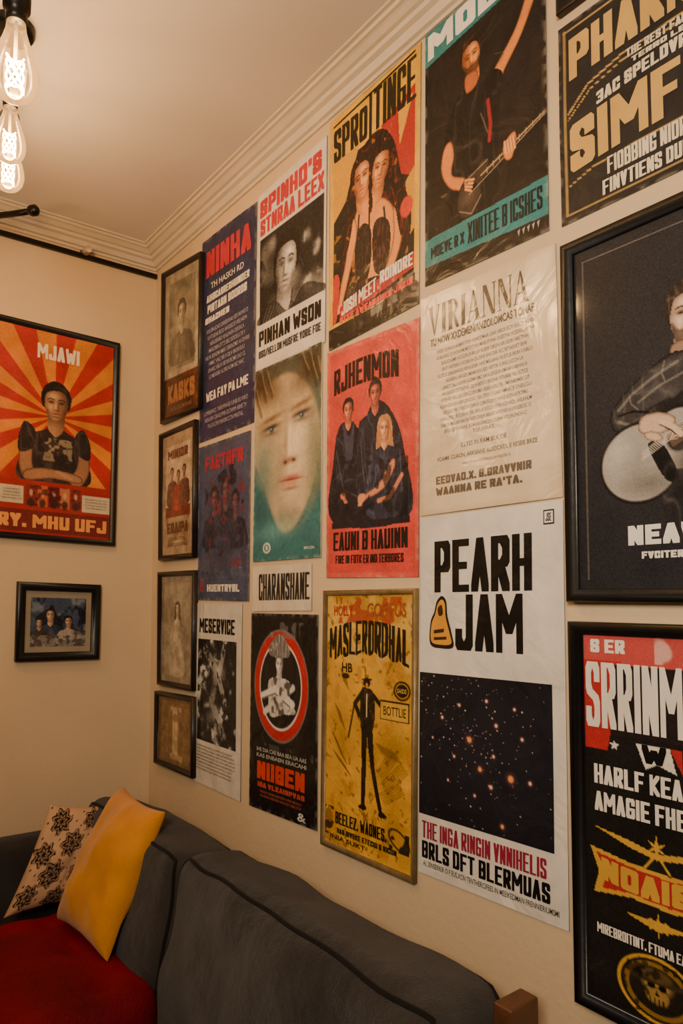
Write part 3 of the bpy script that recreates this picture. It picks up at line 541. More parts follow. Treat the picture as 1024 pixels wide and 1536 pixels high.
p.shape([(.885,.02),(.95,.02),(.95,.056),(.885,.056)],(50,46,44)); p.shape([(.892,.024),(.943,.024),(.943,.052),(.892,.052)],(226,220,210),.0009); p.text("JSE",.9,.028,.936,.048,BLK,.03,off=.0013)
p.text("THE INGA RINGIN VNNIHELIS",.03,.853,.88,.9,(140,34,58),.05); p.text("BRLS DFT BLERMUAS",.03,.908,.9,.955,BLK,.06); p.text("AL SENSERRER O F EUS.XCN TENTHERCIFEES IN MEEIKEDMAN FRENNIERIUMSMI",.04,.963,.95,.977,(50,46,44),.01)
p.finish("white_starfield_poster",[M_print,M_print])
# ===== frame at top right, and gold lettering poster =====
p=Panel(RQ(-1.672,2.665,.42,2.498),'R',base=.001,wave=0,seed=18); c=p.canvas(60,(60,52,46)); c.speck(.3,6,4); p.paint(c,.006); p.edge(FR(.016,.014)); p.text("KARDO",.2,.3,.8,.7,(150,130,90),.03,off=.0067); p.finish("framed_dark_print",[M_glass,M_blackframe])
p=Panel(RQ(-1.668,2.48,.45,2.1403),'R',seed=19); c=p.canvas(180,(36,34,34)); c.speck(.2,9,95); G=(206,164,92)
c.rect(.02,.035,.98,.04,G,.9); c.rect(.02,.03,.03,.96,G,.7); c.rect(.02,.955,.98,.962,G,.8)
c.line([(.04,.46),(.12,.37),(.25,.33),(.5,.32)],.004,G); c.line([(.04,.49),(.13,.4),(.25,.36),(.5,.35)],.0025,G); c.line([(.04,.82),(.14,.78),(.5,.77)],.003,G,.9); c.speck(.1,30,96); p.paint(c); p.edge(PAPER)
arcu=lambda u,v,x,y:(u,v+.03*(1-x)**2-.01)
p.text("PHARK",.045,.09,.5,.3,G,.06,warp=lambda u,v,x,y:(u,v-.02*x)); p.text("THE REST FARE",.27,.325,.5,.365,(222,206,178),.03); p.text("TERRO LER",.29,.375,.5,.4,(222,206,178),.03); p.text("3AC SPELDVR",.155,.42,.48,.48,(222,206,178),.03,warp=arcu)
p.text("SIMF",.045,.51,.455,.745,G,.07,warp=arcu); p.text("OE",.48,.505,.7,.74,G,.07); p.text("FIOBBING NIOR",.19,.775,.47,.855,(222,206,178),.03); p.text("FINVTIENS DUE",.17,.875,.48,.945,(222,206,178),.03)
p.finish("gold_lettering_poster",[M_print,M_print])
# ===== framed guitarist =====
p=Panel(RQ(-1.6745,2.0998,.46,1.5218),'R',base=.001,wave=0,seed=20); c=p.canvas(320,(38,38,43)); c.speck(.06,6,97)
c.ell(.5,.45,.6,.5,(52,52,57),.6,.9); c.rect(.075,.065,.95,.068,(150,140,130),.6); c.rect(.075,.065,.079,.94,(130,122,112),.5)
J=(30,29,32); JH=(128,120,114); SK=(204,172,148)
c.cloth([(.3,.46),(.34,.42),(.39,.39),(.46,.38),(.7,.42),(.8,.6),(.8,.84),(.4,.84),(.34,.72),(.32,.58)],J,JH,3,.4,10)
person(c,.44,.3,.066,SK,(60,46,40),(46,38,34),J,side=1,tilt=.08,body=0,beard=1,glow=(240,214,190),hairhi=(120,100,86))
c.limb([(.385,.365),(.47,.365),(.49,.41),(.39,.42)],(150,122,102),(40,32,28),.7,4)
m=c.limb([(.44,.395),(.38,.385),(.31,.41),(.25,.44),(.2,.475),(.17,.51),(.18,.55),(.23,.565),(.29,.565),(.31,.54),(.29,.525),(.34,.505),(.42,.49),(.47,.45)],(58,55,57),(14,13,15),.9,12); c.folds(m,(128,122,116),5,.35,16)
for pts,w_ in (([(.4,.41),(.32,.435),(.25,.465),(.2,.5)],.004),([(.42,.44),(.34,.46),(.27,.49)],.003),([(.2,.53),(.24,.545),(.29,.55)],.004),([(.36,.4),(.35,.43),(.36,.45)],.002),([(.24,.47),(.245,.49),(.27,.51)],.002)): c.line(pts,w_,(176,168,158),.4)
c.line([(.2,.515),(.25,.51),(.3,.52)],.003,(12,11,12),.8)
GB=(158,152,145)
c.ell(.27,.645,.145,.108,(24,22,22),1,.04,-.1); c.ell(.27,.645,.137,.101,GB,1,.05,-.1); c.ell(.4,.6,.1,.085,(24,22,22),1,.06); c.ell(.4,.6,.092,.077,GB,1,.06); c.ell(.32,.63,.1,.07,GB,1,.3)
c.ell(.2,.63,.07,.07,(196,190,182),.8,.95); c.ell(.3,.7,.12,.045,(96,90,86),.7,.95); c.ell(.42,.66,.06,.05,(90,84,80),.8,.9); c.ell(.23,.66,.1,.06,(130,124,118),.4,.9); c.cloth([(.3,.6),(.35,.61),(.4,.7),(.36,.7),(.32,.65)],(18,18,20),(70,68,68),5,.5); c.ell(.4,.6,.04,.032,(20,17,17),1,.1); c.ell(.4,.6,.046,.037,(80,74,70),.5,.1)
c.poly([(.36,.59),(.42,.555),(.62,.455),(.64,.49),(.46,.585),(.38,.62)],(92,76,64),1,False)
for k in range(6): c.line([(.28,.64+.004*k-.02),(.64,.458+.005*k)],.0011,(206,196,180),.8)
for k in range(8): c.line([(.43+.025*k,.552-.0125*k),(.45+.025*k,.582-.0125*k)],.0015,(180,170,150),.8)
c.limb([(.28,.53),(.33,.525),(.38,.54),(.39,.56),(.35,.58),(.31,.58),(.27,.565)],SK,(80,60,50),.7,6)
for k in range(4): c.line([(.345+.012*k,.55+.006*k),(.385+.008*k,.57+.007*k),(.375+.008*k,.595)],.0056,(212,184,160)); c.line([(.34+.012*k,.558+.006*k),(.38+.008*k,.579+.007*k),(.368+.008*k,.598)],.0014,(70,52,44),.85)
c.limb([(.29,.57),(.33,.575),(.35,.595),(.32,.598),(.29,.585)],(202,172,148),(80,60,50),.6,4)
c.mix(np.clip((c.Y-.72)/.1,0,1)*np.clip((c.X-.3)/.1,0,1)*(c.Y<.85),(40,40,45),.7); c.grain(5,20)
p.paint(c,.008); p.edge(FR(.02,.02)); W2=(230,224,214)
p.text("NEAW",.225,.805,.47,.855,W2,.07,off=.0088); p.text("DON",.49,.805,.68,.855,W2,.07,off=.0088); p.text("FVCITER RIGHTOMEN",.27,.872,.6,.89,W2,.03,off=.0088)
p.finish("framed_guitarist_poster",[M_glass,M_blackframe])
# ===== framed festival bill =====
p=Panel(RQ(-1.676,1.4914,.46,.9114),'R',base=.001,wave=0,seed=21); c=p.canvas(280,(27,24,23)); c.speck(.2,8,99); RD=(172,44,48); GO=(204,156,56)
c.rect(.05,.03,.95,.11,(186,74,70)); c.blotch(.3,.03,.95,.1,12,100,(226,200,186),.6,.7); c.rect(.05,.1,.13,.33,RD); c.poly([(.05,.1),(.19,.1),(.13,.33),(.05,.33)],RD,1,False); c.poly([(.14,.11),(.95,.11),(.95,.29),(.14,.29)],(34,26,26),1,False)
def star(c,x,y,r1,r2,n,col,rot=0):
    pts=[]
    for k in range(2*n):
        r_=r1 if k%2==0 else r2; an=rot+k*math.pi/n-math.pi/2; pts.append((x+r_*math.cos(an)/c.a,y+r_*math.sin(an)))
    c.poly(pts,col,1,False)
star(c,.155,.315,.014,.006,5,(220,210,200)); c.poly([(.23,.3),(.34,.3),(.36,.36),(.3,.345),(.26,.36)],(224,216,200),1,False); c.poly([(.34,.3),(.42,.3),(.46,.37),(.38,.36)],RD,1,False); c.poly([(.42,.3),(.6,.3),(.6,.36),(.46,.36)],(224,216,200),1,False)
star(c,.29,.545,.03,.008,6,GO); c.poly([(.07,.53),(.2,.545),(.29,.56),(.4,.545),(.5,.53),(.4,.56),(.29,.575),(.2,.562)],GO,1,False); c.line([(.29,.56),(.25,.6)],.003,GO); c.line([(.29,.56),(.33,.6)],.003,GO)
c.poly([(.06,.585),(.2,.6),(.33,.605),(.5,.595),(.56,.585),(.54,.69),(.5,.68),(.33,.69),(.2,.685),(.07,.7),(.09,.645)],GO,1,False); c.poly([(.08,.597),(.2,.61),(.33,.615),(.5,.606),(.545,.597),(.53,.678),(.5,.67),(.33,.68),(.2,.675),(.1,.685),(.12,.645)],RD,1,False)
star(c,.29,.73,.03,.008,6,GO); c.poly([(.18,.725),(.29,.72),(.4,.725),(.29,.745)],GO,1,False)
c.ell(.28,.885,.135,.08,GO,1,.03); c.ell(.28,.885,.122,.072,(36,30,26),1,.03); c.ell(.28,.885,.112,.066,(140,104,42),1,.04); c.ell(.28,.885,.094,.055,(36,30,24),1,.05)
c.ell(.28,.87,.06,.032,(170,136,70),1,.4); c.limb([(.245,.88),(.315,.88),(.31,.915),(.25,.915)],(160,126,64),(50,36,20),.7,4); c.ell(.262,.875,.014,.009,BLK,1,.2); c.ell(.298,.875,.014,.009,BLK,1,.2); c.poly([(.28,.885),(.288,.897),(.272,.897)],BLK,1,False); c.line([(.2,.868),(.36,.86)],.006,(60,48,30)); c.ell(.28,.85,.06,.018,(90,72,40),1,.3); c.blotch(.17,.82,.39,.95,40,22,(20,16,12),.6,.6)
for k in range(4): c.line([(.258+.014*k,.905),(.258+.014*k,.915)],.002,BLK)
c.grain(4,21); p.paint(c,.008); p.edge(FR(.02,.02)); o=.0088
p.text("S ER",.075,.045,.2,.08,WHT,.03,off=o); p.text("SRRINM",.055,.105,.385,.275,WHT,.03,off=o); p.text("AVE",.4,.115,.56,.275,WHT,.03,off=o); p.text("W",.25,.3,.33,.345,BLK,.05,off=o); p.text("RU",.38,.3,.46,.35,BLK,.05,off=o)
p.text("HARLF KEA TAN",.08,.37,.5,.42,WHT,.05,off=o); p.text("AMAGIE FHENMO",.08,.44,.5,.49,WHT,.04,off=o); p.text("NOAISS",.1,.612,.465,.668,GO,.05,off=o,warp=lambda u,v,x,y:(u,v+.012*np.sin(x*3.14)-.006)); p.text("MIREBROITINT, FTUMA EARR MUSIRN",.08,.775,.5,.8,WHT,.03,off=o)
p.finish("framed_festival_poster",[M_glass,M_blackframe])

# ===== end wall =====
p=Panel(Q(-542,2.395e3,-133,2384,-138,1698,-537,1712),'E',base=.001,wave=0,seed=22); c=p.canvas(220,(170,42,34))
ang=np.arctan2(c.Y-.42,(c.X-.5)*c.a); c.mix(np.clip(np.sin(ang*14)*6+.5,0,1),(206,122,36)); c.speck(.12,10,110)
H,B=person(c,.51,.36,.075,(172,124,86),(50,32,24),(28,20,20),(44,34,32),side=1,bodylen=4.9,glow=(220,176,136),sh=.8,fold=(96,78,70),quiff=.1)
S=(156,110,78); SD=(54,34,26)
c.limb([(.26,.55),(.33,.52),(.34,.64),(.36,.7),(.3,.74),(.24,.66)],S,SD,.8); c.limb([(.76,.55),(.7,.52),(.68,.64),(.62,.71),(.7,.74),(.78,.66)],S,SD,.8); c.cloth([(.28,.46),(.36,.5),(.34,.58),(.24,.6),(.24,.52)],(42,33,30),(96,78,70),3,.6); c.cloth([(.72,.46),(.66,.5),(.68,.58),(.78,.6),(.78,.52)],(36,28,27),(80,64,58),4,.6)
c.limb([(.28,.69),(.4,.665),(.6,.67),(.72,.69),(.7,.72),(.5,.71),(.3,.73)],(164,116,82),SD,.8); 
for k in range(4): c.line([(.52+.02*k,.675+.006*k),(.6+.015*k,.685+.006*k)],.005,(180,130,94))
c.blotch(.38,.52,.64,.63,18,111,(170,150,120),.5,.7); c.ell(.51,.57,.09,.035,(150,130,104),.4,.5); c.blotch(.38,.5,.64,.66,30,112,(36,28,26),.52,.8)
c.rect(.0,.73,1,1,(156,38,34)); c.rect(.1,.76,.28,.84,(200,184,154)); c.rect(.73,.77,.95,.85,(200,184,154))
for k in range(5): c.rect(.3+.085*k,.75,.375+.085*k,.845,((120,40,34),(190,90,56),(90,30,30),(180,112,76),(110,36,34))[k]); c.ell(.337+.085*k,.785,.018,.02,(216,164,116),.8,.5); c.ell(.337+.085*k,.83,.03,.025,(50,26,24),.8,.4)
c.blotch(.3,.75,.72,.845,30,114,(60,24,22),.58,.7); c.rect(0,.865,1,.965,(112,34,32)); c.grain(6,22); p.paint(c,.008); p.edge(FR(.018,.02))
p.text("MJAWI",.36,.085,.68,.155,(232,216,190),.05,off=.0088); p.text("RY, MHU UFJ",.1,.885,.93,.945,(230,150,70),.04,off=.0088)
p.para(.12,.775,.27,.83,4,(60,50,44),31,fill=.5,off=.0088); p.para(.75,.785,.93,.84,4,(60,50,44),32,fill=.5,off=.0088)
p.finish("framed_sunburst_poster",[M_glass,M_blackframe])
p=Panel(Q(-437,1577,-182,1569,-184,1328,-438,1333),'E',base=.001,wave=0,seed=23); c=p.canvas(130,(146,134,114)); c.rect(.17,.19,.83,.82,(58,70,94)); c.blotch(.17,.19,.83,.82,9,120,(120,124,132),.55,.8,.15); c.blotch(.17,.19,.83,.82,9,122,(22,22,30),.5,.9,.15)
person(c,.4,.42,.07,(196,160,130),(50,36,34),(24,20,22),(44,54,76),bodylen=4); person(c,.62,.5,.06,(186,150,124),(50,36,34),(24,20,22),(150,140,130),bodylen=3.9); person(c,.27,.52,.05,(176,140,114),(50,36,34),(24,20,22),(60,50,50),bodylen=4); c.rect(.17,.68,.83,.82,(150,140,126),.7); c.blotch(.17,.62,.83,.82,20,124,(70,60,56),.52,.8); c.grain(8,23)
for q0 in ((0,0,.17,1),(.83,0,1,1),(0,0,1,.19),(0,.82,1,1)): c.rect(*q0,(146,134,114))
p.paint(c,.006); p.edge(FR(.026,.022)); p.finish("framed_band_photo",[M_glass,M_blackframe])
for ob in PENDING: COL.objects.link(ob)

# ------------------------------------------------------------------ room shell
def box_obj(name,lo,hi,m,bevel=0):
    bm=bmesh.new(); bmesh.ops.create_cube(bm,size=1)
    for v in bm.verts: v.co=Vector([(lo[k]+hi[k])/2+v.co[k]*(hi[k]-lo[k]) for k in range(3)])
    if bevel: bmesh.ops.bevel(bm,geom=bm.edges[:],offset=bevel,segments=3,affect='EDGES',profile=.6)
    me=bpy.data.meshes.new(name); bm.to_mesh(me); bm.free(); me.materials.append(m)
    ob=bpy.data.objects.new(name,me); COL.objects.link(ob); return ob
box_obj("wall_right",(0,-4.6,0),(.12,.12,H0),M_wall)
box_obj("wall_end",(-3.6,0,0),(0,.12,H0),M_wall)
box_obj("ceiling",(-3.6,-4.6,H0),(.12,.12,H0+.1),M_ceil)
mf,nt,b=new_mat("floor_boards")
tc=nt.nodes.new("ShaderNodeTexCoord"); br=nt.nodes.new("ShaderNodeTexBrick"); br.inputs["Scale"].default_value=1; br.inputs["Brick Width"].default_value=1.2; br.inputs["Row Height"].default_value=.12; br.inputs["Mortar Size"].default_value=.003
br.inputs["Color1"].default_value=L4((120,84,56)); br.inputs["Color2"].default_value=L4((98,66,44)); br.inputs["Mortar"].default_value=L4((30,20,14))
nt.links.new(tc.outputs["Object"],br.inputs["Vector"]); nt.links.new(br.outputs["Color"],b.inputs["Base Color"]); b.inputs["Roughness"].default_value=.4
box_obj("floor",(-3.6,-4.6,-.1),(.12,.12,0),mf)
prof=[(0,.056),(.006,.056),(.008,.049),(.016,.047),(.02,.040),(.024,.034),(.034,.030),(.038,.023),(.046,.021),(.056,.014),(.060,.012),(.066,.011),(.070,.006),(.078,.005),(.078,0),(0,0)]
def crown(name,axis):
    vs=[];fs=[]; n=len(prof)
    for end in (0,1):
        for o,d in prof:
            if axis=='R': y=-o if end==0 else -4.6; vs.append((-o,y,H0-d))
            else: x=-o if end==0 else -3.6; vs.append((x,-o,H0-d))
    for k in range(n): fs.append((k,(k+1)%n,n+(k+1)%n,n+k))
    fs.append(tuple(range(n-1,-1,-1))); fs.append(tuple(range(n,2*n)))
    me=bpy.data.meshes.new(name); me.from_pydata(vs,[],fs); me.materials.append(M_trim); me.update()
    bm=bmesh.new(); bm.from_mesh(me); bmesh.ops.recalc_face_normals(bm,faces=bm.faces[:]); bm.to_mesh(me); bm.free()
    ob=bpy.data.objects.new(name,me); COL.objects.link(ob)
crown("trim_1",'R'); crown("trim_2",'E')
box_obj("baseboard_right",(-.018,-4.6,0),(0,0,.1),M_trim,.004); box_obj("baseboard_end",(-3.6,-.018,0),(-.018,0,.1),M_trim,.004)

# ------------------------------------------------------------------ mesh helpers
def mesh_obj(name,vs,fs,m,smooth=True,parent=None):
    me=bpy.data.meshes.new(name); me.from_pydata([tuple(v) for v in vs],[],fs); me.update()
    bm=bmesh.new(); bm.from_mesh(me); bmesh.ops.remove_doubles(bm,verts=bm.verts[:],dist=1e-5); bmesh.ops.recalc_face_normals(bm,faces=bm.faces[:]); bm.to_mesh(me); bm.free()
    if smooth: me.polygons.foreach_set("use_smooth",[True]*len(me.polygons))
    me.materials.append(m); ob=bpy.data.objects.new(name,me); COL.objects.link(ob)
    if parent: ob.parent=parent
    return ob
def empty(name):
    e=bpy.data.objects.new(name,None); COL.objects.link(e); e.empty_display_size=.1; return e
def tube(path,r,closed=False,n=8,center=None,rs=None):
    P=[Vector(p) for p in path]; N=len(P); c=center or sum(P,Vector())/N; vs=[];fs=[]
    for i in range(N):
        if closed: t=P[(i+1)%N]-P[i-1]
        else: t=P[min(i+1,N-1)]-P[max(i-1,0)]
        t.normalize(); ref=P[i]-c
        if ref.length<1e-6 or abs(ref.normalized().dot(t))>.98: ref=Vector((.3,.5,.8))
        a=(ref-t*ref.dot(t)).normalized(); b=t.cross(a); rr=rs[i] if rs else r
        for k in range(n):
            an=2*math.pi*k/n; vs.append(P[i]+a*math.cos(an)*rr+b*math.sin(an)*rr)
    for i in range(N if closed else N-1):
        j=(i+1)%N
        for k in range(n): fs.append((i*n+k,i*n+(k+1)%n,j*n+(k+1)%n,j*n+k))
    if not closed: fs.append(tuple(range(n))); fs.append(tuple((N-1)*n+k for k in range(n)))
    return vs,fs
def softmap(p,half,r,bulge,rot,cen,wr=0,ws=6,seed=0):
    q=Vector([p[k]*half[k] for k in range(3)]); inn=Vector([max(-(half[k]-r),min(half[k]-r,q[k])) for k in range(3)])
    d=q-inn
    if d.length>1e-9: q=inn+d.normalized()*r
    for k in range(3):
        i,j=(k+1)%3,(k+2)%3; q[k]+=p[k]*bulge[k]*(1-p[i]**2)*(1-p[j]**2)
    w=rot@q+Vector(cen)
    if wr: 
        nv=mnoise.noise_vector(w*ws+Vector((seed,seed*2,0))); w+=nv*wr
    return w
def softbox(name,cen,half,r,bulge,m,rot=None,n=22,wr=0.0,ws=6,seed=0,parent=None,pipe=None,pm=None,extra=None):
    rot=rot or Matrix.Identity(3); vs=[];fs=[]
    for ax in range(3):
        for sg in (-1,1):
            b0=len(vs); i,j=(ax+1)%3,(ax+2)%3
            for a in range(n+1):
                for b in range(n+1):
                    p=[0,0,0]; p[ax]=sg; p[i]=math.sin((2*a/n-1)*math.pi/2*.92)/math.sin(math.pi/2*.92); p[j]=math.sin((2*b/n-1)*math.pi/2*.92)/math.sin(math.pi/2*.92)
                    w=softmap(p,half,r,bulge,rot,cen,wr,ws,seed)
                    if extra: w=extra(w,p)
                    vs.append(w)
            for a in range(n):
                for b in range(n):
                    k=b0+a*(n+1)+b; fs.append((k,k+1,k+n+2,k+n+1))
    ob=mesh_obj(name,vs,fs,m,True,parent)
    if pipe:
        ax,sgs=pipe
        for sg in sgs:
            path=[]; i,j=(ax+1)%3,(ax+2)%3; K=26
            for (fi,fj,si,sj) in ((None,-1,1,0),(1,None,0,1),(None,1,-1,0),(-1,None,0,-1)):
                for t in range(K):
                    p=[0,0,0]; p[ax]=sg; tt=-1+2*t/K
                    if fi is None: p[i]=tt*si; p[j]=fj
                    else: p[i]=fi; p[j]=tt*sj
                    path.append(softmap(p,half,r,bulge,rot,cen,wr,ws,seed))
            v2,f2=tube(path,.005,True,8,Vector(cen)); mesh_obj(name+"_piping",v2,f2,pm or m,True,parent)
    return ob
# ------------------------------------------------------------------ sofa
M_sofa=mat("charcoal_upholstery",(52,48,46),0.9,.3,9,.5,420,sheen=.12,spec=.15,bump2=.5,b2scale=9)
M_pipe=mat("sofa_piping",(24,22,21),0.9,.1,40,.2,300,sheen=.05,spec=.15)
M_leg=mat("walnut_wood",(88,54,32),.45,.35,14,.15,60)
sofa=empty("sectional_sofa")
softbox("base_long",(-.49,-.86,.2),(.45,.75,.12),.03,(0,0,0),M_sofa,parent=sofa,n=10)
softbox("base_short",(-1.43,-.52,.2),(.48,.48,.12),.03,(0,0,0),M_sofa,parent=sofa,n=10)
softbox("back_frame_long",(-.065,-.84,.46),(.035,.76,.38),.03,(.0,.0,.01),M_sofa,parent=sofa,n=16,wr=.002)
softbox("back_frame_short",(-1.04,-.085,.45),(.87,.045,.38),.035,(.0,.0,.01),M_sofa,parent=sofa,n=16,wr=.003)
softbox("arm_short",(-1.86,-.52,.35),(.06,.4,.28),.04,(.01,.0,.0),M_sofa,parent=sofa,n=12)
softbox("seat_cushion_1",(-.63,-1.21,.39),(.33,.4,.085),.045,(.0,.0,.02),M_sofa,parent=sofa,wr=.004,pipe=(2,(1,)),pm=M_pipe)
softbox("seat_cushion_2",(-.63,-.47,.39),(.33,.33,.085),.045,(.0,.0,.005),M_sofa,parent=sofa,wr=.002,pipe=(2,(1,)),pm=M_pipe)
softbox("seat_cushion_3",(-1.38,-.57,.39),(.41,.42,.085),.045,(.0,.0,.02),M_sofa,parent=sofa,wr=.004,pipe=(2,(1,)),pm=M_pipe)
tilt=Matrix.Rotation(math.radians(9),3,'Y')
softbox("back_cushion_1",(-.195,-1.185,.70),(.095,.42,.23),.05,(.035,.012,.012),M_sofa,tilt,34,.013,7,1,sofa,(0,(-1,1)),M_pipe)
softbox("back_cushion_2",(-.195,-.44,.695),(.095,.32,.22),.05,(.03,.012,.014),M_sofa,tilt,34,.013,7,5,sofa,(0,(-1,1)),M_pipe)
softbox("back_cushion_3",(-1.3,-.22,.66),(.5,.08,.19),.05,(.0,.03,.01),M_sofa,Matrix.Rotation(math.radians(-8),3,'X'),22,.008,7,9,sofa,(1,(-1,)),M_pipe)
o=box_obj("wooden_end_panel",(-.135,-1.65,.10),(-.07,-1.615,.925),M_leg,.005); o.parent=sofa
for k,(x,y) in enumerate(((-.12,-1.5),(-.85,-1.5),(-.12,-.15),(-1.8,-.15),(-1.8,-.9),(-1.05,-.9))):
    v,f=tube([(x,y,0),(x,y,.05),(x,y,.1)],.02,False,12,rs=[.014,.019,.024]); mesh_obj("leg_%d"%(k+1),v,f,M_leg,True,sofa)
M_red=mat("crimson_velvet",(104,8,26),0.75,.5,4,.3,160,sheen=.25,spec=.12,sheencol=(200,40,60),bump2=.4,b2scale=10)
def tuft(w,p):
    if p[2]>.2:
        d=0
        for gx in (-1.08,-.84,-.60,-.4):
            for gy in (-.70,-.50,-.3):
                r2=(w.x-gx)**2+(w.y-gy)**2; d+=math.exp(-r2/.0008)*.018+math.exp(-r2/.006)*.012
        w.z-=d
    return w
softbox("red_seat_pad",(-.755,-.505,.578),(.46,.30,.085),.06,(.01,.01,.018),M_red,n=60,wr=.014,ws=7,seed=3,extra=tuft)

# ------------------------------------------------------------------ pillows
def pillow(name,BL,BR,TR,TL,canvas,m,front=.075,back=.045,seed=0,n=70,k=.07):
    BL,BR,TR,TL=[Vector(v) for v in (BL,BR,TR,TL)]; nrm=((BR-BL).cross(TL-BL)).normalized()
    vs=[];fs=[];cols=[]
    for side,hh in ((1,front),(-1,back)):
        b0=len(vs)
        for j in range(n+1):
            for i in range(n+1):
                u=math.sin((2*i/n-1)*math.pi/2); v=math.sin((2*j/n-1)*math.pi/2)
                uu=(u*(1-k*(1-v*v))+1)/2; vv=(v*(1-k*(1-u*u))+1)/2
                P=BL*(1-uu)*(1-vv)+BR*uu*(1-vv)+TR*uu*vv+TL*(1-uu)*vv
                e=max(0,(1-u*u)*(1-v*v)); h=hh*e**.42
                wr=mnoise.noise(Vector((u*1.6+seed,v*1.6,side)))*.016*e**.3+ .004*mnoise.noise(Vector((u*4+seed,v*3,side)))*e**.3
                crease=.006*math.sin(10*math.atan2(abs(v)+.01,abs(u)+.01))*(abs(u*v))*e**.25
                vs.append(P+nrm*side*(h+wr+crease))
                cols.append(canvas((u+1)/2,(1-v)/2) if canvas else (0,0,0))
        for j in range(n):
            for i in range(n):
                q=b0+j*(n+1)+i; fs.append((q,q+1,q+n+2,q+n+1) if side==1 else (q,q+n+1,q+n+2,q+1))
    me=bpy.data.meshes.new(name); me.from_pydata([tuple(v) for v in vs],[],fs)
    if canvas:
        at=me.color_attributes.new("Col",'FLOAT_COLOR','POINT'); C=s2l(np.array(cols)); at.data.foreach_set("color",np.concatenate([C,np.ones((len(C),1))],1).ravel())
    bm=bmesh.new(); bm.from_mesh(me); bmesh.ops.remove_doubles(bm,verts=bm.verts[:],dist=1e-5); bm.to_mesh(me); bm.free()
    me.polygons.foreach_set("use_smooth",[True]*len(me.polygons)); me.materials.append(m)
    ob=bpy.data.objects.new(name,me); COL.objects.link(ob); return ob
M_yel=mat("mustard_linen",(204,136,28),0.85,.12,12,.35,350,sheen=.2,spec=.15,bump2=.12,b2scale=9)
pillow("mustard_throw_pillow",(-.385,-.32,.665),(-.36,-.625,.665),(-.215,-.615,.985),(-.195,-.285,.975),None,M_yel,.08,.04,3)
def floral(u,v):
    base=np.array((192,156,122.)); ink=np.array((38,26,24.))
    for cx,cy,r in ((.2,.14,.14),(.6,.12,.12),(.42,.36,.15),(.12,.46,.13),(.78,.4,.15),(.3,.66,.15),(.66,.68,.15),(.12,.84,.12),(.46,.92,.13),(.86,.9,.14),(.95,.14,.12)):
        dx,dy=u-cx,v-cy; d=math.hypot(dx,dy); a=math.atan2(dy,dx)
        R=r*(.86+.14*math.cos(7*a+cx*9))
        if d<R:
            t=d/R; k=math.sin(t*14+1.2*math.sin(7*a+cx*7))
            return ink if (k>-.2 or t<.15) else base*.75
    if math.sin(u*44)*math.sin(v*44+u*13)>.9: return ink*1.6
    return base
M_floral=print_mat("floral_linen",.85,0,.1)
pillow("floral_throw_pillow",(-.50,-.225,.665),(-.27,-.24,.67),(-.17,-.21,.91),(-.375,-.185,.935),floral,M_floral,.055,.02,8,170)

# ------------------------------------------------------------------ rail and bracket
M_blk=mat("black_metal",(16,14,14),.35,.1,20,metal=.4)
box_obj("picture_rail",(-3.4,-.016,2.645),(-.004,-.0005,2.660),M_blk,.003)
rod=empty("curtain_bracket")
v,f=tube([(-.587,-.001,2.675),(-.56,-.05,2.668),(-.50,-.15,2.656),(-.469,-.20,2.652)],.009,False,14); mesh_obj("arm",v,f,M_blk,True,rod)
v,f=tube([(-.475,-.19,2.652),(-.470,-.20,2.652),(-.462,-.213,2.651),(-.457,-.222,2.650)],.01,False,14,rs=[.009,.016,.016,.006]); mesh_obj("knob",v,f,M_blk,True,rod)
v,f=tube([(-.587,-.0005,2.675),(-.587,-.004,2.675),(-.587,-.010,2.675)],.02,False,18,rs=[.022,.022,.012]); mesh_obj("wall_plate",v,f,M_blk,True,rod)
v,f=tube([(-.255,-.0008,2.668),(-.255,-.02,2.664),(-.255,-.05,2.662)],.011,False,14,rs=[.013,.012,.011]); mesh_obj("cable_clip",v,f,M_trim,True)

# ------------------------------------------------------------------ pendant bulbs
mg,nt,b=new_mat("bulb_glass"); nt.nodes.remove(b); out=nt.nodes["Material Output"]
tr=nt.nodes.new("ShaderNodeBsdfTransparent"); tr.inputs[0].default_value=(1,.88,.68,1); gl=nt.nodes.new("ShaderNodeBsdfGlossy"); gl.inputs["Roughness"].default_value=.05; em=nt.nodes.new("ShaderNodeEmission"); em.inputs[0].default_value=(1,.48,.15,1); em.inputs[1].default_value=3.2
lw=nt.nodes.new("ShaderNodeLayerWeight"); lw.inputs[0].default_value=.35; m1=nt.nodes.new("ShaderNodeMixShader"); m2=nt.nodes.new("ShaderNodeMixShader"); m2.inputs[0].default_value=.22
nt.links.new(lw.outputs["Fresnel"],m1.inputs[0]); nt.links.new(tr.outputs[0],m1.inputs[1]); nt.links.new(gl.outputs[0],m1.inputs[2]); nt.links.new(m1.outputs[0],m2.inputs[1]); nt.links.new(em.outputs[0],m2.inputs[2]); nt.links.new(m2.outputs[0],out.inputs[0])
def emis(name,col,st):
    m,nt,b=new_mat(name); b.inputs["Base Color"].default_value=(*col,1); b.inputs["Emission Color"].default_value=(*col,1); b.inputs["Emission Strength"].default_value=st; return m
M_fil=emis("filament_glow",(1,.60,.22),70)
def lathe(prof,cx,cy,cz,n=28):
    vs=[];fs=[]
    for r_,z in prof:
        for k in range(n): a=2*math.pi*k/n; vs.append((cx+r_*math.cos(a),cy+r_*math.sin(a),cz+z))
    for i in range(len(prof)-1):
        for k in range(n): fs.append((i*n+k,i*n+(k+1)%n,(i+1)*n+(k+1)%n,(i+1)*n+k))
    return vs,fs
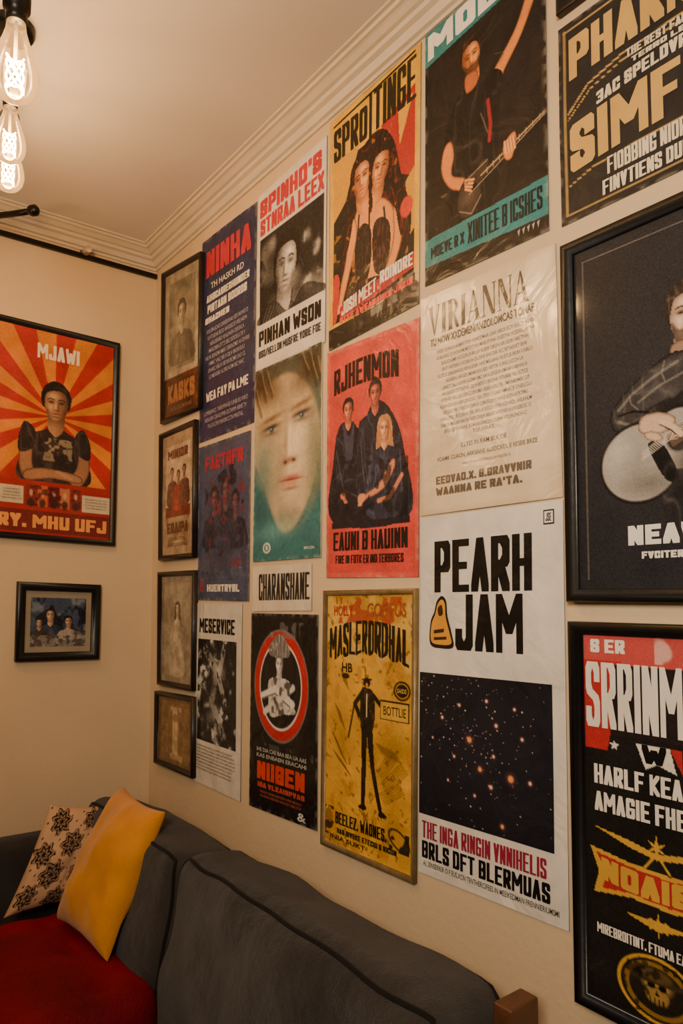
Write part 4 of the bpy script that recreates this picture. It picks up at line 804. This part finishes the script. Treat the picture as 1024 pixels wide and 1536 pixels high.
def pendant(x,y,z,s,power,soft=.03):
    e=empty("pendant_bulb_lamp")
    pr=[(.0005,-.040),(.012,-.0385),(.024,-.032),(.033,-.02),(.0365,-.005),(.036,.01),(.032,.028),(.026,.046),(.020,.062),(.016,.076),(.0145,.088),(.0145,.094)]
    v,f=lathe([(a*s,b_*s) for a,b_ in pr],x,y,z); mesh_obj("glass",v,f,mg,True,e)
    v,f=lathe([(a*s,b_*s) for a,b_ in [(.0005,.09),(.0155,.09),(.0165,.1),(.0165,.112),(.021,.114),(.022,.15),(.017,.158),(.006,.162),(.0005,.162)]],x,y,z); mesh_obj("socket",v,f,M_blk,True,e)
    v,f=tube([(x,y,z+.15*s),(x,y,H0)],.003,False,8); mesh_obj("cord",v,f,M_blk,True,e)
    v,f=lathe([(.0005,-.02),(.04,-.02),(.045,-.012),(.045,0)],x,y,H0); mesh_obj("canopy",v,f,M_blk,True,e)
    path=[]
    for k in range(73):
        a=2*math.pi*k/72*4; rr=.013*s; path.append((x+rr*math.cos(a),y+rr*math.sin(a),z+(.05*math.cos(k/72*2*math.pi*3.5)+.010)*s*.6))
    v,f=tube(path,.0017*s,False,6); mesh_obj("filament",v,f,M_fil,True,e)
    v,f=tube([(x,y,z+.03*s),(x,y,z+.09*s)],.003*s,False,8); mesh_obj("stem",v,f,M_fil if 0 else M_trim,True,e)
    l=bpy.data.lights.new("bulb_light",'POINT'); l.energy=power; l.color=(1,.64,.34); l.shadow_soft_size=soft
    lo=bpy.data.objects.new("bulb_light",l); lo.location=(x,y,z-.01); COL.objects.link(lo); lo.parent=e
for (x,y,z,s,pw,sf) in ((-.736,-1.168,2.36,1.0,11,.03),(-.661,-.791,2.47,.9,4,.03),(-.627,-.6285,2.497,.95,4,.03),(-1.10,-.50,2.26,1.0,8,.036)): pendant(x,y,z,s,pw,sf)  # last pendant is unseen, added to put a sheen on the letterpress poster

# ------------------------------------------------------------------ lights
def area(name,loc,tgt,size,power,col,spread=180):
    l=bpy.data.lights.new(name,'AREA'); l.energy=power; l.color=col; l.size=size; l.spread=math.radians(spread)
    o=bpy.data.objects.new(name,l); o.location=loc; o.rotation_euler=(Vector(tgt)-Vector(loc)).to_track_quat('-Z','Y').to_euler(); COL.objects.link(o)
area("room_fill_light",(-1.7,-2.7,2.15),(0,-1.45,1.85),.6,17,(1,.82,.61),105)  # unseen fill without a fixture, added and aimed to brighten the poster wall
w=bpy.data.worlds.new("world"); scene.world=w; w.use_nodes=True
w.node_tree.nodes["Background"].inputs[0].default_value=(1,.86,.72,1); w.node_tree.nodes["Background"].inputs[1].default_value=.12
